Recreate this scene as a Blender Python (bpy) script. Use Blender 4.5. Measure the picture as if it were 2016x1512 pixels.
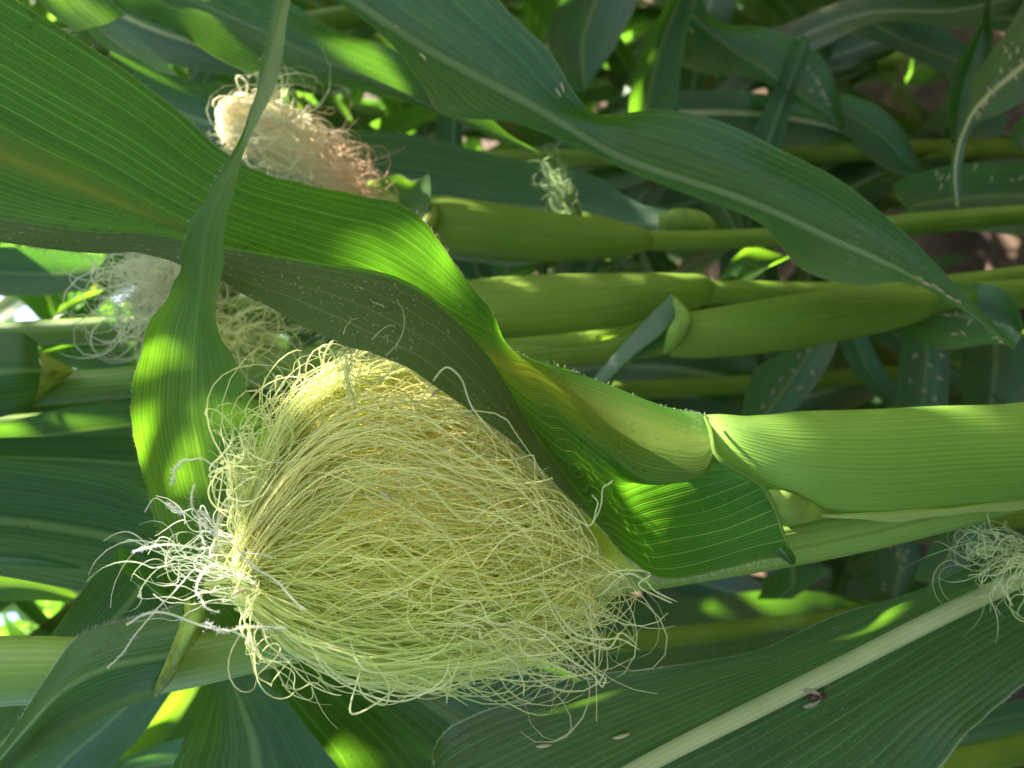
import bpy, bmesh, math, random
import numpy as np
from mathutils import Vector, Matrix
from mathutils.bvhtree import BVHTree

# ------------------------------------------------------------------ clear
for o in list(bpy.data.objects):
    bpy.data.objects.remove(o)
S = bpy.context.scene
COL = S.collection
R = math.radians
rng = np.random.default_rng(7)
random.seed(7)

# ------------------------------------------------------------------ camera
TILT, ROLL, CAM_H, FPX = R(12), R(4), 1.12, 1466.0
fw = np.array([0, math.cos(TILT), -math.sin(TILT)])
upv = np.array([0, math.sin(TILT), math.cos(TILT)])
ex = np.array([1.0, 0, 0])
rt = -math.cos(ROLL) * upv - math.sin(ROLL) * ex      # picture right = towards the ground
vt = math.cos(ROLL) * ex - math.sin(ROLL) * upv       # picture up
CAMP = np.array([0, 0, CAM_H])
cam = bpy.data.cameras.new('camera')
camo = bpy.data.objects.new('camera', cam)
COL.objects.link(camo)
M = Matrix(((rt[0], vt[0], -fw[0], CAMP[0]), (rt[1], vt[1], -fw[1], CAMP[1]), (rt[2], vt[2], -fw[2], CAMP[2]), (0, 0, 0, 1)))
camo.matrix_world = M
cam.sensor_width = 36
cam.lens = 36 * FPX / 2016
cam.clip_start = 0.01
cam.clip_end = 400
cam.dof.use_dof = True
cam.dof.focus_distance = 0.26
cam.dof.aperture_fstop = 9.5
S.camera = camo

# ------------------------------------------------------------------ light
SUN = np.array([0.66, 0.26, 0.68]); SUN /= np.linalg.norm(SUN)
elev = math.asin(SUN[2]); azim = math.atan2(SUN[0], SUN[1])
W = bpy.data.worlds.new('World'); S.world = W
W.use_nodes = True
nt = W.node_tree
bg = nt.nodes['Background']
sk = nt.nodes.new('ShaderNodeTexSky')
sk.sky_type = 'NISHITA'; sk.sun_disc = False
sk.sun_elevation = elev; sk.sun_rotation = azim
sk.air_density = 0.8; sk.dust_density = 3.0; sk.ozone_density = 0.5
nt.links.new(sk.outputs[0], bg.inputs[0])
bg.inputs[1].default_value = 0.105
sl = bpy.data.lights.new('sun', 'SUN')
sl.energy = 5.0; sl.angle = R(0.55); sl.color = (1, 0.93, 0.82)
so = bpy.data.objects.new('sun', sl); COL.objects.link(so)
so.rotation_euler = Vector(SUN).to_track_quat('Z', 'Y').to_euler()
so.location = (3, 4, 6)
S.view_settings.view_transform = 'Standard'
S.view_settings.look = 'None'
S.view_settings.exposure = 3.0
S.view_settings.gamma = 1
S.view_settings.use_curve_mapping = False
S.render.engine = 'CYCLES'
cy = S.cycles
cy.max_bounces = 14; cy.diffuse_bounces = 12; cy.glossy_bounces = 3; cy.transmission_bounces = 6; cy.transparent_max_bounces = 24
cy.sample_clamp_indirect = 10
cy.caustics_reflective = False; cy.caustics_refractive = False
cy.use_denoising = True
try:
    cy.denoiser = 'OPENIMAGEDENOISE'
except Exception:
    pass

# ------------------------------------------------------------------ helpers
def P(px, py, d):
    return CAMP + d * (fw + ((px - 1008) / FPX) * rt + ((756 - py) / FPX) * vt)

def PA(a):
    a = np.asarray(a, float)
    return CAMP + a[..., 2:3] * (fw + ((a[..., 0:1] - 1008) / FPX) * rt + ((756 - a[..., 1:2]) / FPX) * vt)

def project(w):
    q = np.asarray(w) - CAMP
    d = q @ fw
    dd = np.where(np.abs(d) < 1e-6, 1e-6, d)
    return 1008 + (q @ rt) / dd * FPX, 756 - (q @ vt) / dd * FPX, d

def crom(pts, n):
    """Catmull-Rom through pts (axis 0), n samples in all"""
    pts = np.asarray(pts, float)
    k = len(pts)
    ext = np.concatenate([[2 * pts[0] - pts[1]], pts, [2 * pts[-1] - pts[-2]]])
    t = np.linspace(0, k - 1, n)
    i = np.minimum(t.astype(int), k - 2)
    f = (t - i).reshape((-1,) + (1,) * (pts.ndim - 1))
    p0, p1, p2, p3 = ext[i], ext[i + 1], ext[i + 2], ext[i + 3]
    return 0.5 * (2 * p1 + (p2 - p0) * f + (2 * p0 - 5 * p1 + 4 * p2 - p3) * f ** 2 + (3 * p1 - p0 - 3 * p2 + p3) * f ** 3)

class MB:
    def __init__(s):
        s.v = []; s.f = []; s.uv = []; s.c = []; s.n = 0
    def add(s, v, f, uv, c=None):
        v = np.asarray(v, float).reshape(-1, 3)
        s.v.append(v); s.f.append(np.asarray(f, int) + s.n)
        s.uv.append(np.asarray(uv, float).reshape(-1, 2))
        if c is None:
            c = np.ones((len(v), 3))
        s.c.append(np.asarray(c, float).reshape(-1, 3))
        s.n += len(v)
    def mesh(s, name, mat, color=False):
        v = np.concatenate(s.v); f = np.concatenate(s.f); uv = np.concatenate(s.uv)
        me = bpy.data.meshes.new(name)
        me.vertices.add(len(v)); me.vertices.foreach_set('co', v.ravel())
        m = f.shape[1]
        me.loops.add(f.size); me.loops.foreach_set('vertex_index', f.ravel())
        me.polygons.add(len(f))
        me.polygons.foreach_set('loop_start', np.arange(len(f)) * m)
        me.polygons.foreach_set('loop_total', np.full(len(f), m))
        me.polygons.foreach_set('use_smooth', np.ones(len(f), bool))
        ul = me.uv_layers.new(name='UVMap')
        ul.data.foreach_set('uv', uv[f.ravel()].ravel())
        if color:
            at = me.color_attributes.new('tint', 'FLOAT_COLOR', 'POINT')
            c = np.concatenate(s.c)
            at.data.foreach_set('color', np.concatenate([c, np.ones((len(c), 1))], 1).ravel())
        me.update(); me.validate()
        me.materials.append(mat)
        return me

def link(name, me, parent=None, kind=None):
    o = bpy.data.objects.new(name, me)
    COL.objects.link(o)
    if parent is not None:
        o.parent = parent
        pm = parent
        mw = Matrix.Identity(4)
        chain = []
        while pm is not None:
            chain.append(pm); pm = pm.parent
        for q in reversed(chain):
            mw = mw @ q.matrix_parent_inverse @ q.matrix_basis
        o.matrix_parent_inverse = mw.inverted() if me is not None and me.get('world') else Matrix.Identity(4)
    if kind:
        o['kind'] = kind
    return o

def wlink(name, me, parent=None, kind=None):
    """mesh built in world coordinates"""
    me['world'] = 1
    return link(name, me, parent, kind)

def thing(name, label, cat, loc, group=None):
    o = bpy.data.objects.new(name, None)
    o.empty_display_size = 0.05
    COL.objects.link(o)
    o.location = loc
    o['label'] = label; o['category'] = cat
    if group:
        o['group'] = group
    return o

def gridfaces(a, b, wrap=False):
    i = np.arange(a - 1)[:, None]; j = np.arange(b if wrap else b - 1)[None, :]
    j2 = (j + 1) % b
    return np.stack([i * b + j, i * b + j2, (i + 1) * b + j2, (i + 1) * b + j], -1).reshape(-1, 4)

def sheet(mb, G, us, n, m, ruff=0, rfreq=70, scal=0, seed=0, wav=0):
    """world control grid G (rows, cols, 3) -> smooth sheet; ruff = out of plane wave at the edges, scal = in-plane scallops"""
    G = np.asarray(G, float)
    A = crom(G, n)                                  # along
    A = crom(np.swapaxes(A, 0, 1), m)               # across -> (m, n, 3)
    A = np.swapaxes(A, 0, 1)
    u = np.clip(crom(np.asarray(us, float)[:, None], m)[:, 0], 0, 1)
    mid = A[:, m // 2]
    ln = np.concatenate([[0], np.cumsum(np.linalg.norm(np.diff(mid, axis=0), axis=1))])
    r2 = np.random.default_rng(seed + 11)
    if ruff or scal or wav:
        du = np.gradient(A, axis=0); dv = np.gradient(A, axis=1)
        N = np.cross(du, dv); N /= np.linalg.norm(N, axis=2, keepdims=True) + 1e-9
        C = dv / (np.linalg.norm(dv, axis=2, keepdims=True) + 1e-9)
        for side, edge in ((0, 0.0), (1, 1.0)):
            ph = r2.uniform(0, 6.28, 4)
            w = (np.sin(ln * rfreq + ph[0]) + 0.6 * np.sin(ln * rfreq * 0.47 + ph[1]) + 0.5 * np.sin(ln * rfreq * 1.83 + ph[2]))
            e = np.clip(1 - np.abs(u - edge) / 0.22, 0, 1) ** 2
            A = A + N * (w[:, None] * e[None, :] * ruff)[..., None]
            if scal:
                w2 = np.sin(ln * rfreq * 4.1 + 2 * np.sin(ln * rfreq * 0.9 + ph[3])) * (0.6 + 0.4 * np.sin(ln * 33 + ph[0]))
                e2 = np.clip(1 - np.abs(u - edge) / 0.06, 0, 1)
                A = A + C * (w2[:, None] * e2[None, :] * scal)[..., None]
        if wav:
            ph = r2.uniform(0, 6.28, 4)
            w = np.sin(ln[:, None] * 23 + u[None] * 5 + ph[0]) + 0.6 * np.sin(ln[:, None] * 47 - u[None] * 9 + ph[1])
            A = A + N * (w * wav)[..., None]
    uv = np.stack([np.broadcast_to(u[None], (n, m)), np.broadcast_to(ln[:, None], (n, m))], -1)
    mb.add(A.reshape(-1, 3), gridfaces(n, m), uv.reshape(-1, 2))
    return A

def blade_grid(st, d0=None):
    """stations (ux,uy,mx,my,lx,ly,d,twist,fold) -> 5 column grid with its real depths"""
    rows = []
    for s in st:
        ux, uy, mx, my, lx, ly, d, tw, fo = s
        U = np.array([ux, uy, d + tw]); Mm = np.array([mx, my, d + fo]); L = np.array([lx, ly, d - tw])
        a = 0.5 * (U + Mm); a[2] += fo * 0.22
        b = 0.5 * (L + Mm); b[2] += fo * 0.22
        rows.append([U, a, Mm, b, L])
    return PA(np.array(rows))

US5 = [0, .25, .5, .75, 1]

def tube(mb, pts, rad, n, k, squash=1.0, cap=True, radf=None, v0=0):
    """pts world path, rad radii -> tube of n rings with k sides"""
    c = crom(np.asarray(pts, float), n)
    r = crom(np.asarray(rad, float)[:, None], n)[:, 0]
    r = np.maximum(r, 1e-5)
    t = np.gradient(c, axis=0); t /= np.linalg.norm(t, axis=1, keepdims=True) + 1e-12
    ref = fw
    a = np.cross(t, ref); a /= np.linalg.norm(a, axis=1, keepdims=True) + 1e-9
    b = np.cross(a, t)
    th = np.linspace(0, 2 * math.pi, k, endpoint=False)
    ln = np.concatenate([[0], np.cumsum(np.linalg.norm(np.diff(c, axis=0), axis=1))]) + v0
    rr = r[:, None] * np.ones((1, k))
    if radf is not None:
        rr = rr * radf(ln[:, None] - v0, th[None])
    v = c[:, None] + a[:, None] * (np.cos(th)[None] * rr)[..., None] + b[:, None] * (np.sin(th)[None] * rr)[..., None] * squash
    uv = np.stack([np.broadcast_to((th / 6.2832)[None], (n, k)), np.broadcast_to(ln[:, None], (n, k))], -1)
    # mirror u so the seam is soft
    uv = uv.copy(); uv[..., 0] = np.abs(uv[..., 0] * 2 - 1)
    mb.add(v.reshape(-1, 3), gridfaces(n, k, True), uv.reshape(-1, 2))
    return v

def ptube(mb, path, n, k, **kw):
    """path of (px, py, depth, half width in px)"""
    p = np.array(path, float)
    return tube(mb, PA(p[:, :3]), p[:, 3] * p[:, 2] / FPX, n, k, **kw)

def strands(mb, L, rad, k=4, cols=None, taper=0.35, flat=1.0):
    """L (N, K, 3) strand points, rad (N,), colours (N,3) or (N,K,3)"""
    N, K = L.shape[:2]
    t = np.gradient(L, axis=1); t /= np.linalg.norm(t, axis=2, keepdims=True) + 1e-12
    ref = rng.normal(size=(N, 1, 3)); ref /= np.linalg.norm(ref, axis=2, keepdims=True)
    a = np.cross(t, ref); a /= np.linalg.norm(a, axis=2, keepdims=True) + 1e-9
    b = np.cross(a, t)
    th = np.linspace(0, 2 * math.pi, k, endpoint=False)
    s = np.linspace(0, 1, K)
    prof = np.clip(np.minimum(1, (1 - s) / 0.12) ** 0.5, taper, 1)
    r = rad[:, None] * prof[None]
    v = L[:, :, None] + a[:, :, None] * (np.cos(th)[None, None] * r[..., None])[..., None] + b[:, :, None] * (np.sin(th)[None, None] * r[..., None] * flat)[..., None]
    f0 = gridfaces(K, k, True)
    f = (f0[None] + (np.arange(N) * K * k)[:, None, None]).reshape(-1, 4)
    if cols is None:
        cols = np.ones((N, 3))
    if cols.ndim == 2:
        cols = np.broadcast_to(cols[:, None], (N, K, 3))
    c = np.broadcast_to(cols[:, :, None], (N, K, k, 3)).reshape(-1, 3)
    uv = np.zeros((N * K * k, 2))
    mb.add(v.reshape(-1, 3), f, uv, c)

def snoise(N, K, lo, amp, seed=0):
    """smooth noise (N, K, 3) along strands with lo control points"""
    r2 = np.random.default_rng(seed)
    c = r2.normal(size=(lo, N, 3)) * amp
    return np.swapaxes(crom(c, K), 0, 1)

# ------------------------------------------------------------------ materials
def nodes(name):
    m = bpy.data.materials.new(name); m.use_nodes = True
    t = m.node_tree
    for n in list(t.nodes):
        t.nodes.remove(n)
    return m, t

def N(t, ty, **kw):
    n = t.nodes.new(ty)
    for k, v in kw.items():
        if k.startswith('i_'):
            kk = k[2:]
            n.inputs[int(kk) if kk.isdigit() else kk].default_value = v
        else:
            setattr(n, k, v)
    return n

def mth(t, op, a, b=None, c=None, clamp=False):
    n = t.nodes.new('ShaderNodeMath'); n.operation = op; n.use_clamp = clamp
    for i, x in enumerate((a, b, c)):
        if x is None:
            continue
        if isinstance(x, (int, float)):
            n.inputs[i].default_value = x
        else:
            t.links.new(x, n.inputs[i])
    return n.outputs[0]

def mixc(t, fac, a, b):
    n = t.nodes.new('ShaderNodeMix'); n.data_type = 'RGBA'
    if isinstance(fac, (int, float)):
        n.inputs[0].default_value = fac
    else:
        t.links.new(fac, n.inputs[0])
    for i, x in ((6, a), (7, b)):
        if isinstance(x, (tuple, list)):
            n.inputs[i].default_value = (x[0], x[1], x[2], 1)
        else:
            t.links.new(x, n.inputs[i])
    return n.outputs[2]

def sstep(t, x, a, b):
    n = t.nodes.new('ShaderNodeMapRange'); n.interpolation_type = 'SMOOTHSTEP'
    t.links.new(x, n.inputs[0])
    n.inputs[1].default_value = a; n.inputs[2].default_value = b
    return n.outputs[0]

def leaf_mat(name, dif, trn, vein_d, vein_t, nv=26, rib_d=(0.16, 0.24, 0.09), rib_t=(0.24, 0.40, 0.05), rib_w=0.03, rough=0.42,
             fac=0.5, speck=0.0, spec=0.45, bump=0.25, line=0.75, fine=4.0, edge=True, yellow=0.0, stain=0.0, dust=False, age=0.0):
    m, t = nodes(name)
    uv = N(t, 'ShaderNodeUVMap'); uv.uv_map = 'UVMap'
    sp = N(t, 'ShaderNodeSeparateXYZ'); t.links.new(uv.outputs[0], sp.inputs[0])
    u, v = sp.outputs[0], sp.outputs[1]
    geo = N(t, 'ShaderNodeNewGeometry')
    # wobble u a little so the veins are never ruler straight
    nw = N(t, 'ShaderNodeTexNoise', i_Scale=1.0, i_Detail=1.0)
    cb = N(t, 'ShaderNodeCombineXYZ')
    t.links.new(mth(t, 'MULTIPLY', u, 6.0), cb.inputs[0]); t.links.new(mth(t, 'MULTIPLY', v, 14.0), cb.inputs[1])
    t.links.new(cb.outputs[0], nw.inputs['Vector'])
    uw = mth(t, 'ADD', u, mth(t, 'MULTIPLY', mth(t, 'SUBTRACT', nw.outputs[0], 0.5), 0.035))
    def lines(n, a, b):
        x = mth(t, 'FRACT', mth(t, 'MULTIPLY', uw, n))
        tri = mth(t, 'ABSOLUTE', mth(t, 'SUBTRACT', mth(t, 'MULTIPLY', x, 2.0), 1.0))
        return sstep(t, tri, a, b), tri
    l1, tri1 = lines(nv, line, 0.99)
    l2, tri2 = lines(nv * fine, 0.35, 1.0)
    # streak noise, stretched along the leaf
    ns = N(t, 'ShaderNodeTexNoise', i_Scale=1.0, i_Detail=3.0, i_Roughness=0.6)
    cs = N(t, 'ShaderNodeCombineXYZ')
    t.links.new(mth(t, 'MULTIPLY', u, nv * 1.1), cs.inputs[0]); t.links.new(mth(t, 'MULTIPLY', v, 5.0), cs.inputs[1])
    oi = N(t, 'ShaderNodeObjectInfo')
    t.links.new(mth(t, 'MULTIPLY', oi.outputs['Random'], 50.0), cs.inputs[2])
    t.links.new(cs.outputs[0], ns.inputs['Vector'])
    nb = N(t, 'ShaderNodeTexNoise', i_Scale=18.0, i_Detail=4.0)
    t.links.new(geo.outputs['Position'], nb.inputs['Vector'])
    st = sstep(t, ns.outputs[0], 0.3, 0.7)
    bl = sstep(t, nb.outputs[0], 0.3, 0.7)
    amt = mth(t, 'ADD', mth(t, 'MULTIPLY', l1, mth(t, 'ADD', 0.2, mth(t, 'MULTIPLY', st, 0.6))), mth(t, 'MULTIPLY', l2, 0.16), clamp=True)
    def shade(base, vein, rib, ribmask):
        dk = tuple(x * 0.72 for x in base); lt = tuple(min(1, x * 1.3) for x in base)
        c = mixc(t, st, dk, lt)
        c2 = mixc(t, bl, tuple(x * 0.85 for x in base), (base[0] * 1.25, base[1] * 1.12, base[2] * 1.0))
        c = mixc(t, 0.45, c, c2)
        c = mixc(t, amt, c, vein)
        return mixc(t, ribmask, c, rib)
    ud = mth(t, 'ABSOLUTE', mth(t, 'SUBTRACT', u, 0.5))
    rm = mth(t, 'SUBTRACT', 1.0, sstep(t, ud, rib_w * 0.55, rib_w * 1.5))
    if yellow:
        rm2 = mth(t, 'SUBTRACT', 1.0, sstep(t, ud, rib_w, yellow))
        rm = mth(t, 'MAXIMUM', rm, mth(t, 'MULTIPLY', rm2, mth(t, 'ADD', 0.45, mth(t, 'MULTIPLY', l2, 0.5))), clamp=True)
    if edge:
        ee = sstep(t, ud, 0.4925, 0.4985)
        rm = mth(t, 'MAXIMUM', rm, mth(t, 'MULTIPLY', ee, 0.8))
    cd = shade(dif, vein_d, rib_d, rm)
    ct = shade(trn, vein_t, rib_t, rm)
    if speck:
        vo = N(t, 'ShaderNodeTexNoise', i_Scale=900.0, i_Detail=1.0)
        t.links.new(geo.outputs['Position'], vo.inputs['Vector'])
        ar = N(t, 'ShaderNodeTexNoise', i_Scale=26.0, i_Detail=2.0)
        t.links.new(geo.outputs['Position'], ar.inputs['Vector'])
        spk = mth(t, 'MULTIPLY', sstep(t, vo.outputs[0], 0.66, 0.72), sstep(t, ar.outputs[0], 0.42, 0.62))
        cd = mixc(t, mth(t, 'MULTIPLY', spk, speck), cd, (0.42, 0.42, 0.27))
    if stain:
        vo = N(t, 'ShaderNodeTexNoise', i_Scale=420.0, i_Detail=2.0)
        t.links.new(geo.outputs['Position'], vo.inputs['Vector'])
        ar = N(t, 'ShaderNodeTexNoise', i_Scale=22.0, i_Detail=2.0)
        t.links.new(geo.outputs['Position'], ar.inputs['Vector'])
        sk_ = mth(t, 'MULTIPLY', sstep(t, vo.outputs[0], 0.60, 0.66), sstep(t, ar.outputs[0], 0.5, 0.68))
        cd = mixc(t, mth(t, 'MULTIPLY', sk_, stain), cd, (0.012, 0.02, 0.008))
        ct = mixc(t, mth(t, 'MULTIPLY', sk_, stain), ct, (0.012, 0.03, 0.004))
    if age:       # some leaves yellow and brown along the margins and in blotches
        an = N(t, 'ShaderNodeTexNoise', i_Scale=9.0, i_Detail=5.0, i_Roughness=.7)
        t.links.new(geo.outputs['Position'], an.inputs['Vector'])
        am = mth(t, 'MULTIPLY', sstep(t, mth(t, 'ADD', an.outputs[0], mth(t, 'MULTIPLY', ud, .35)), 0.62, 0.74), sstep(t, oi.outputs['Random'], .45, .8))
        cd = mixc(t, mth(t, 'MULTIPLY', am, age), cd, (0.20, 0.16, 0.06)); ct = mixc(t, mth(t, 'MULTIPLY', am, age), ct, (0.24, 0.2, 0.04))
    if dust:      # the upper face of the folded margin is dusty
        dm = mth(t, 'MULTIPLY', sstep(t, u, 0.85, 0.875), sstep(t, v, 0.055, 0.085))
        cd = mixc(t, dm, cd, mixc(t, amt, (0.072, 0.105, 0.04), (0.14, 0.165, 0.08)))
        ct = mixc(t, dm, ct, mixc(t, amt, (0.06, 0.15, 0.012), (0.12, 0.2, 0.03)))
        if speck:
            cd = mixc(t, mth(t, 'MULTIPLY', spk, mth(t, 'MULTIPLY', dm, 0.8)), cd, (0.45, 0.45, 0.30))
    bp = N(t, 'ShaderNodeBump', i_Strength=bump, i_Distance=0.0006)
    hsum = mth(t, 'ADD', mth(t, 'MULTIPLY', tri1, -0.9), mth(t, 'ADD', mth(t, 'MULTIPLY', tri2, -0.35), mth(t, 'MULTIPLY', ns.outputs[0], 1.2)))
    t.links.new(hsum, bp.inputs['Height'])
    pr = N(t, 'ShaderNodeBsdfPrincipled')
    t.links.new(cd, pr.inputs['Base Color'])
    t.links.new(mth(t, 'ADD', rough, mth(t, 'MULTIPLY', mth(t, 'SUBTRACT', bl, 0.5), 0.16)), pr.inputs['Roughness'])
    pr.inputs['Specular IOR Level'].default_value = spec
    t.links.new(bp.outputs[0], pr.inputs['Normal'])
    tr = N(t, 'ShaderNodeBsdfTranslucent')
    t.links.new(ct, tr.inputs[0]); t.links.new(bp.outputs[0], tr.inputs['Normal'])
    mx = N(t, 'ShaderNodeMixShader', i_0=fac)
    t.links.new(pr.outputs[0], mx.inputs[1]); t.links.new(tr.outputs[0], mx.inputs[2])
    out = N(t, 'ShaderNodeOutputMaterial')
    t.links.new(mx.outputs[0], out.inputs[0])
    return m

def stem_mat(name, c1, c2, nline=40, rough=0.45, fac=0.25, trn=None, bump=0.25, dark=0.7, fuzz=0.0):
    m, t = nodes(name)
    uv = N(t, 'ShaderNodeUVMap'); uv.uv_map = 'UVMap'
    sp = N(t, 'ShaderNodeSeparateXYZ'); t.links.new(uv.outputs[0], sp.inputs[0])
    u, v = sp.outputs[0], sp.outputs[1]
    cs = N(t, 'ShaderNodeCombineXYZ')
    t.links.new(mth(t, 'MULTIPLY', u, nline * 1.0), cs.inputs[0]); t.links.new(mth(t, 'MULTIPLY', v, 3.0), cs.inputs[1])
    ns = N(t, 'ShaderNodeTexNoise', i_Scale=1.0, i_Detail=4.0, i_Roughness=0.7)
    t.links.new(cs.outputs[0], ns.inputs['Vector'])
    x = mth(t, 'FRACT', mth(t, 'MULTIPLY', u, nline))
    tri = mth(t, 'ABSOLUTE', mth(t, 'SUBTRACT', mth(t, 'MULTIPLY', x, 2.0), 1.0))
    ln = sstep(t, tri, 0.55, 1.0)
    geo = N(t, 'ShaderNodeNewGeometry')
    nb = N(t, 'ShaderNodeTexNoise', i_Scale=22.0, i_Detail=3.0)
    t.links.new(geo.outputs['Position'], nb.inputs['Vector'])
    c = mixc(t, sstep(t, nb.outputs[0], 0.3, 0.7), c1, c2)
    c = mixc(t, mth(t, 'MULTIPLY', sstep(t, ns.outputs[0], 0.45, 0.75), 0.45), c, tuple(x * dark for x in c1))
    c = mixc(t, mth(t, 'MULTIPLY', mth(t, 'MULTIPLY', ln, 0.4), sstep(t, ns.outputs[0], .3, .65)), c, tuple(min(1, x * 1.35) for x in c2))
    bp = N(t, 'ShaderNodeBump', i_Strength=bump, i_Distance=0.0005)
    t.links.new(mth(t, 'ADD', mth(t, 'MULTIPLY', tri, 0.35), mth(t, 'MULTIPLY', ns.outputs[0], 1.4)), bp.inputs['Height'])
    pr = N(t, 'ShaderNodeBsdfPrincipled', i_Roughness=rough)
    pr.inputs['Specular IOR Level'].default_value = 0.35
    if fuzz:
        pr.inputs['Sheen Weight'].default_value = fuzz
    t.links.new(c, pr.inputs['Base Color']); t.links.new(bp.outputs[0], pr.inputs['Normal'])
    out = N(t, 'ShaderNodeOutputMaterial')
    if fac:
        tr = N(t, 'ShaderNodeBsdfTranslucent')
        if trn:
            tr.inputs[0].default_value = (*trn, 1)
        else:
            t.links.new(c, tr.inputs[0])
        mx = N(t, 'ShaderNodeMixShader', i_0=fac)
        t.links.new(pr.outputs[0], mx.inputs[1]); t.links.new(tr.outputs[0], mx.inputs[2])
        t.links.new(mx.outputs[0], out.inputs[0])
    else:
        t.links.new(pr.outputs[0], out.inputs[0])
    return m

def tint_mat(name, fac=0.5, rough=0.5, clear=0.0):
    m, t = nodes(name)
    at = N(t, 'ShaderNodeAttribute'); at.attribute_name = 'tint'
    pr = N(t, 'ShaderNodeBsdfPrincipled', i_Roughness=rough)
    pr.inputs['Specular IOR Level'].default_value = 0.35
    t.links.new(at.outputs[0], pr.inputs['Base Color'])
    tr = N(t, 'ShaderNodeBsdfTranslucent'); t.links.new(at.outputs[0], tr.inputs[0])
    mx = N(t, 'ShaderNodeMixShader', i_0=fac)
    t.links.new(pr.outputs[0], mx.inputs[1]); t.links.new(tr.outputs[0], mx.inputs[2])
    out = N(t, 'ShaderNodeOutputMaterial')
    if clear:
        tp = N(t, 'ShaderNodeBsdfTransparent')
        m2 = N(t, 'ShaderNodeMixShader', i_0=clear)
        t.links.new(mx.outputs[0], m2.inputs[1]); t.links.new(tp.outputs[0], m2.inputs[2])
        t.links.new(m2.outputs[0], out.inputs[0])
    else:
        t.links.new(mx.outputs[0], out.inputs[0])
    return m

def plain_mat(name, col, rough=0.6, var=0.25, scale=60, fac=0.0, bump=0.2, spec=0.3):
    m, t = nodes(name)
    geo = N(t, 'ShaderNodeNewGeometry')
    nb = N(t, 'ShaderNodeTexNoise', i_Scale=scale, i_Detail=5.0, i_Roughness=0.65)
    t.links.new(geo.outputs['Position'], nb.inputs['Vector'])
    c = mixc(t, sstep(t, nb.outputs[0], 0.3, 0.7), tuple(x * (1 - var) for x in col), tuple(min(1, x * (1 + var)) for x in col))
    pr = N(t, 'ShaderNodeBsdfPrincipled', i_Roughness=rough)
    pr.inputs['Specular IOR Level'].default_value = spec
    bp = N(t, 'ShaderNodeBump', i_Strength=bump, i_Distance=0.002)
    t.links.new(nb.outputs[0], bp.inputs['Height']); t.links.new(bp.outputs[0], pr.inputs['Normal'])
    t.links.new(c, pr.inputs['Base Color'])
    out = N(t, 'ShaderNodeOutputMaterial')
    if fac:
        tr = N(t, 'ShaderNodeBsdfTranslucent'); t.links.new(c, tr.inputs[0])
        mx = N(t, 'ShaderNodeMixShader', i_0=fac)
        t.links.new(pr.outputs[0], mx.inputs[1]); t.links.new(tr.outputs[0], mx.inputs[2])
        t.links.new(mx.outputs[0], out.inputs[0])
    else:
        t.links.new(pr.outputs[0], out.inputs[0])
    return m

# leaves: base reflectance ~0.05-0.12, transmitted light yellow green
LF = leaf_mat('leaf_green', (0.034, 0.095, 0.024), (0.10, 0.27, 0.012), (0.10, 0.20, 0.08), (0.25, 0.48, 0.03), nv=24, fac=0.5, stain=0.3)
LA = leaf_mat('leaf_underside', (0.034, 0.10, 0.010), (0.10, 0.36, 0.010), (0.20, 0.30, 0.10), (0.42, 0.60, 0.06), nv=34, rib_d=(0.10, 0.15, 0.03), rib_t=(0.33, 0.42, 0.025), rib_w=0.03,
              fac=0.55, line=0.80, yellow=0.14, stain=0.3, rough=0.55, bump=0.35, speck=0.35, spec=.3, dust=True)
LE = leaf_mat('leaf_upper', (0.046, 0.112, 0.044), (0.10, 0.27, 0.012), (0.10, 0.21, 0.09), (0.2, 0.45, 0.03), nv=20, rib_d=(0.17, 0.27, 0.12), rib_t=(0.25, 0.35, 0.05),
              rough=0.30, fac=0.42, speck=0.6, line=0.7, spec=0.75)
LFm = leaf_mat('leaf_wide_rib', (0.036, 0.092, 0.03), (0.10, 0.25, 0.012), (0.13, 0.22, 0.10), (0.2, 0.45, 0.03), nv=30, rib_d=(0.4, 0.45, 0.25), rib_t=(0.4, 0.45, 0.15), rib_w=0.02,
               rough=0.4, fac=0.42, speck=0.45, line=0.72, spec=0.5, bump=0.4)
LW = leaf_mat('leaf_waxy', (0.05, 0.112, 0.062), (0.10, 0.32, 0.02), (0.14, 0.22, 0.13), (0.2, 0.42, 0.04), nv=22, rough=0.36, fac=0.38, speck=0.7, spec=0.65)
LB = leaf_mat('leaf_bright', (0.06, 0.15, 0.04), (0.17, 0.40, 0.012), (0.14, 0.24, 0.07), (0.34, 0.6, 0.03), nv=22, fac=0.6)
LD = leaf_mat('leaf_olive', (0.055, 0.12, 0.02), (0.11, 0.29, 0.008), (0.12, 0.20, 0.06), (0.34, 0.6, 0.03), nv=30, fac=0.5, rib_d=(0.09, 0.16, 0.04), rib_t=(0.24, .46, .02), rib_w=.012, rough=.5, line=.82)
LG = leaf_mat('leaf_field', (0.034, 0.09, 0.03), (0.10, 0.28, 0.015), (0.10, 0.17, 0.08), (0.2, 0.42, 0.04), nv=18, rib_d=(0.2, 0.27, 0.15), rib_w=0.04, rough=0.36, fac=0.45, spec=0.6, speck=0.8, age=.8)
SHM = stem_mat('sheath_green', (0.15, 0.275, 0.04), (0.20, 0.33, 0.055), nline=34, fac=0.3, trn=(0.3, 0.5, 0.05), rough=0.42, bump=.8, dark=.45)
STM = stem_mat('stalk_green', (0.16, 0.27, 0.045), (0.21, 0.32, 0.065), nline=15, fac=0.12, rough=0.4, bump=.5, dark=.55)
STB = stem_mat('stalk_field', (0.10, 0.19, 0.018), (0.16, 0.24, 0.03), nline=10, fac=0.15, rough=0.42, bump=.5, dark=.5)
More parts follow.
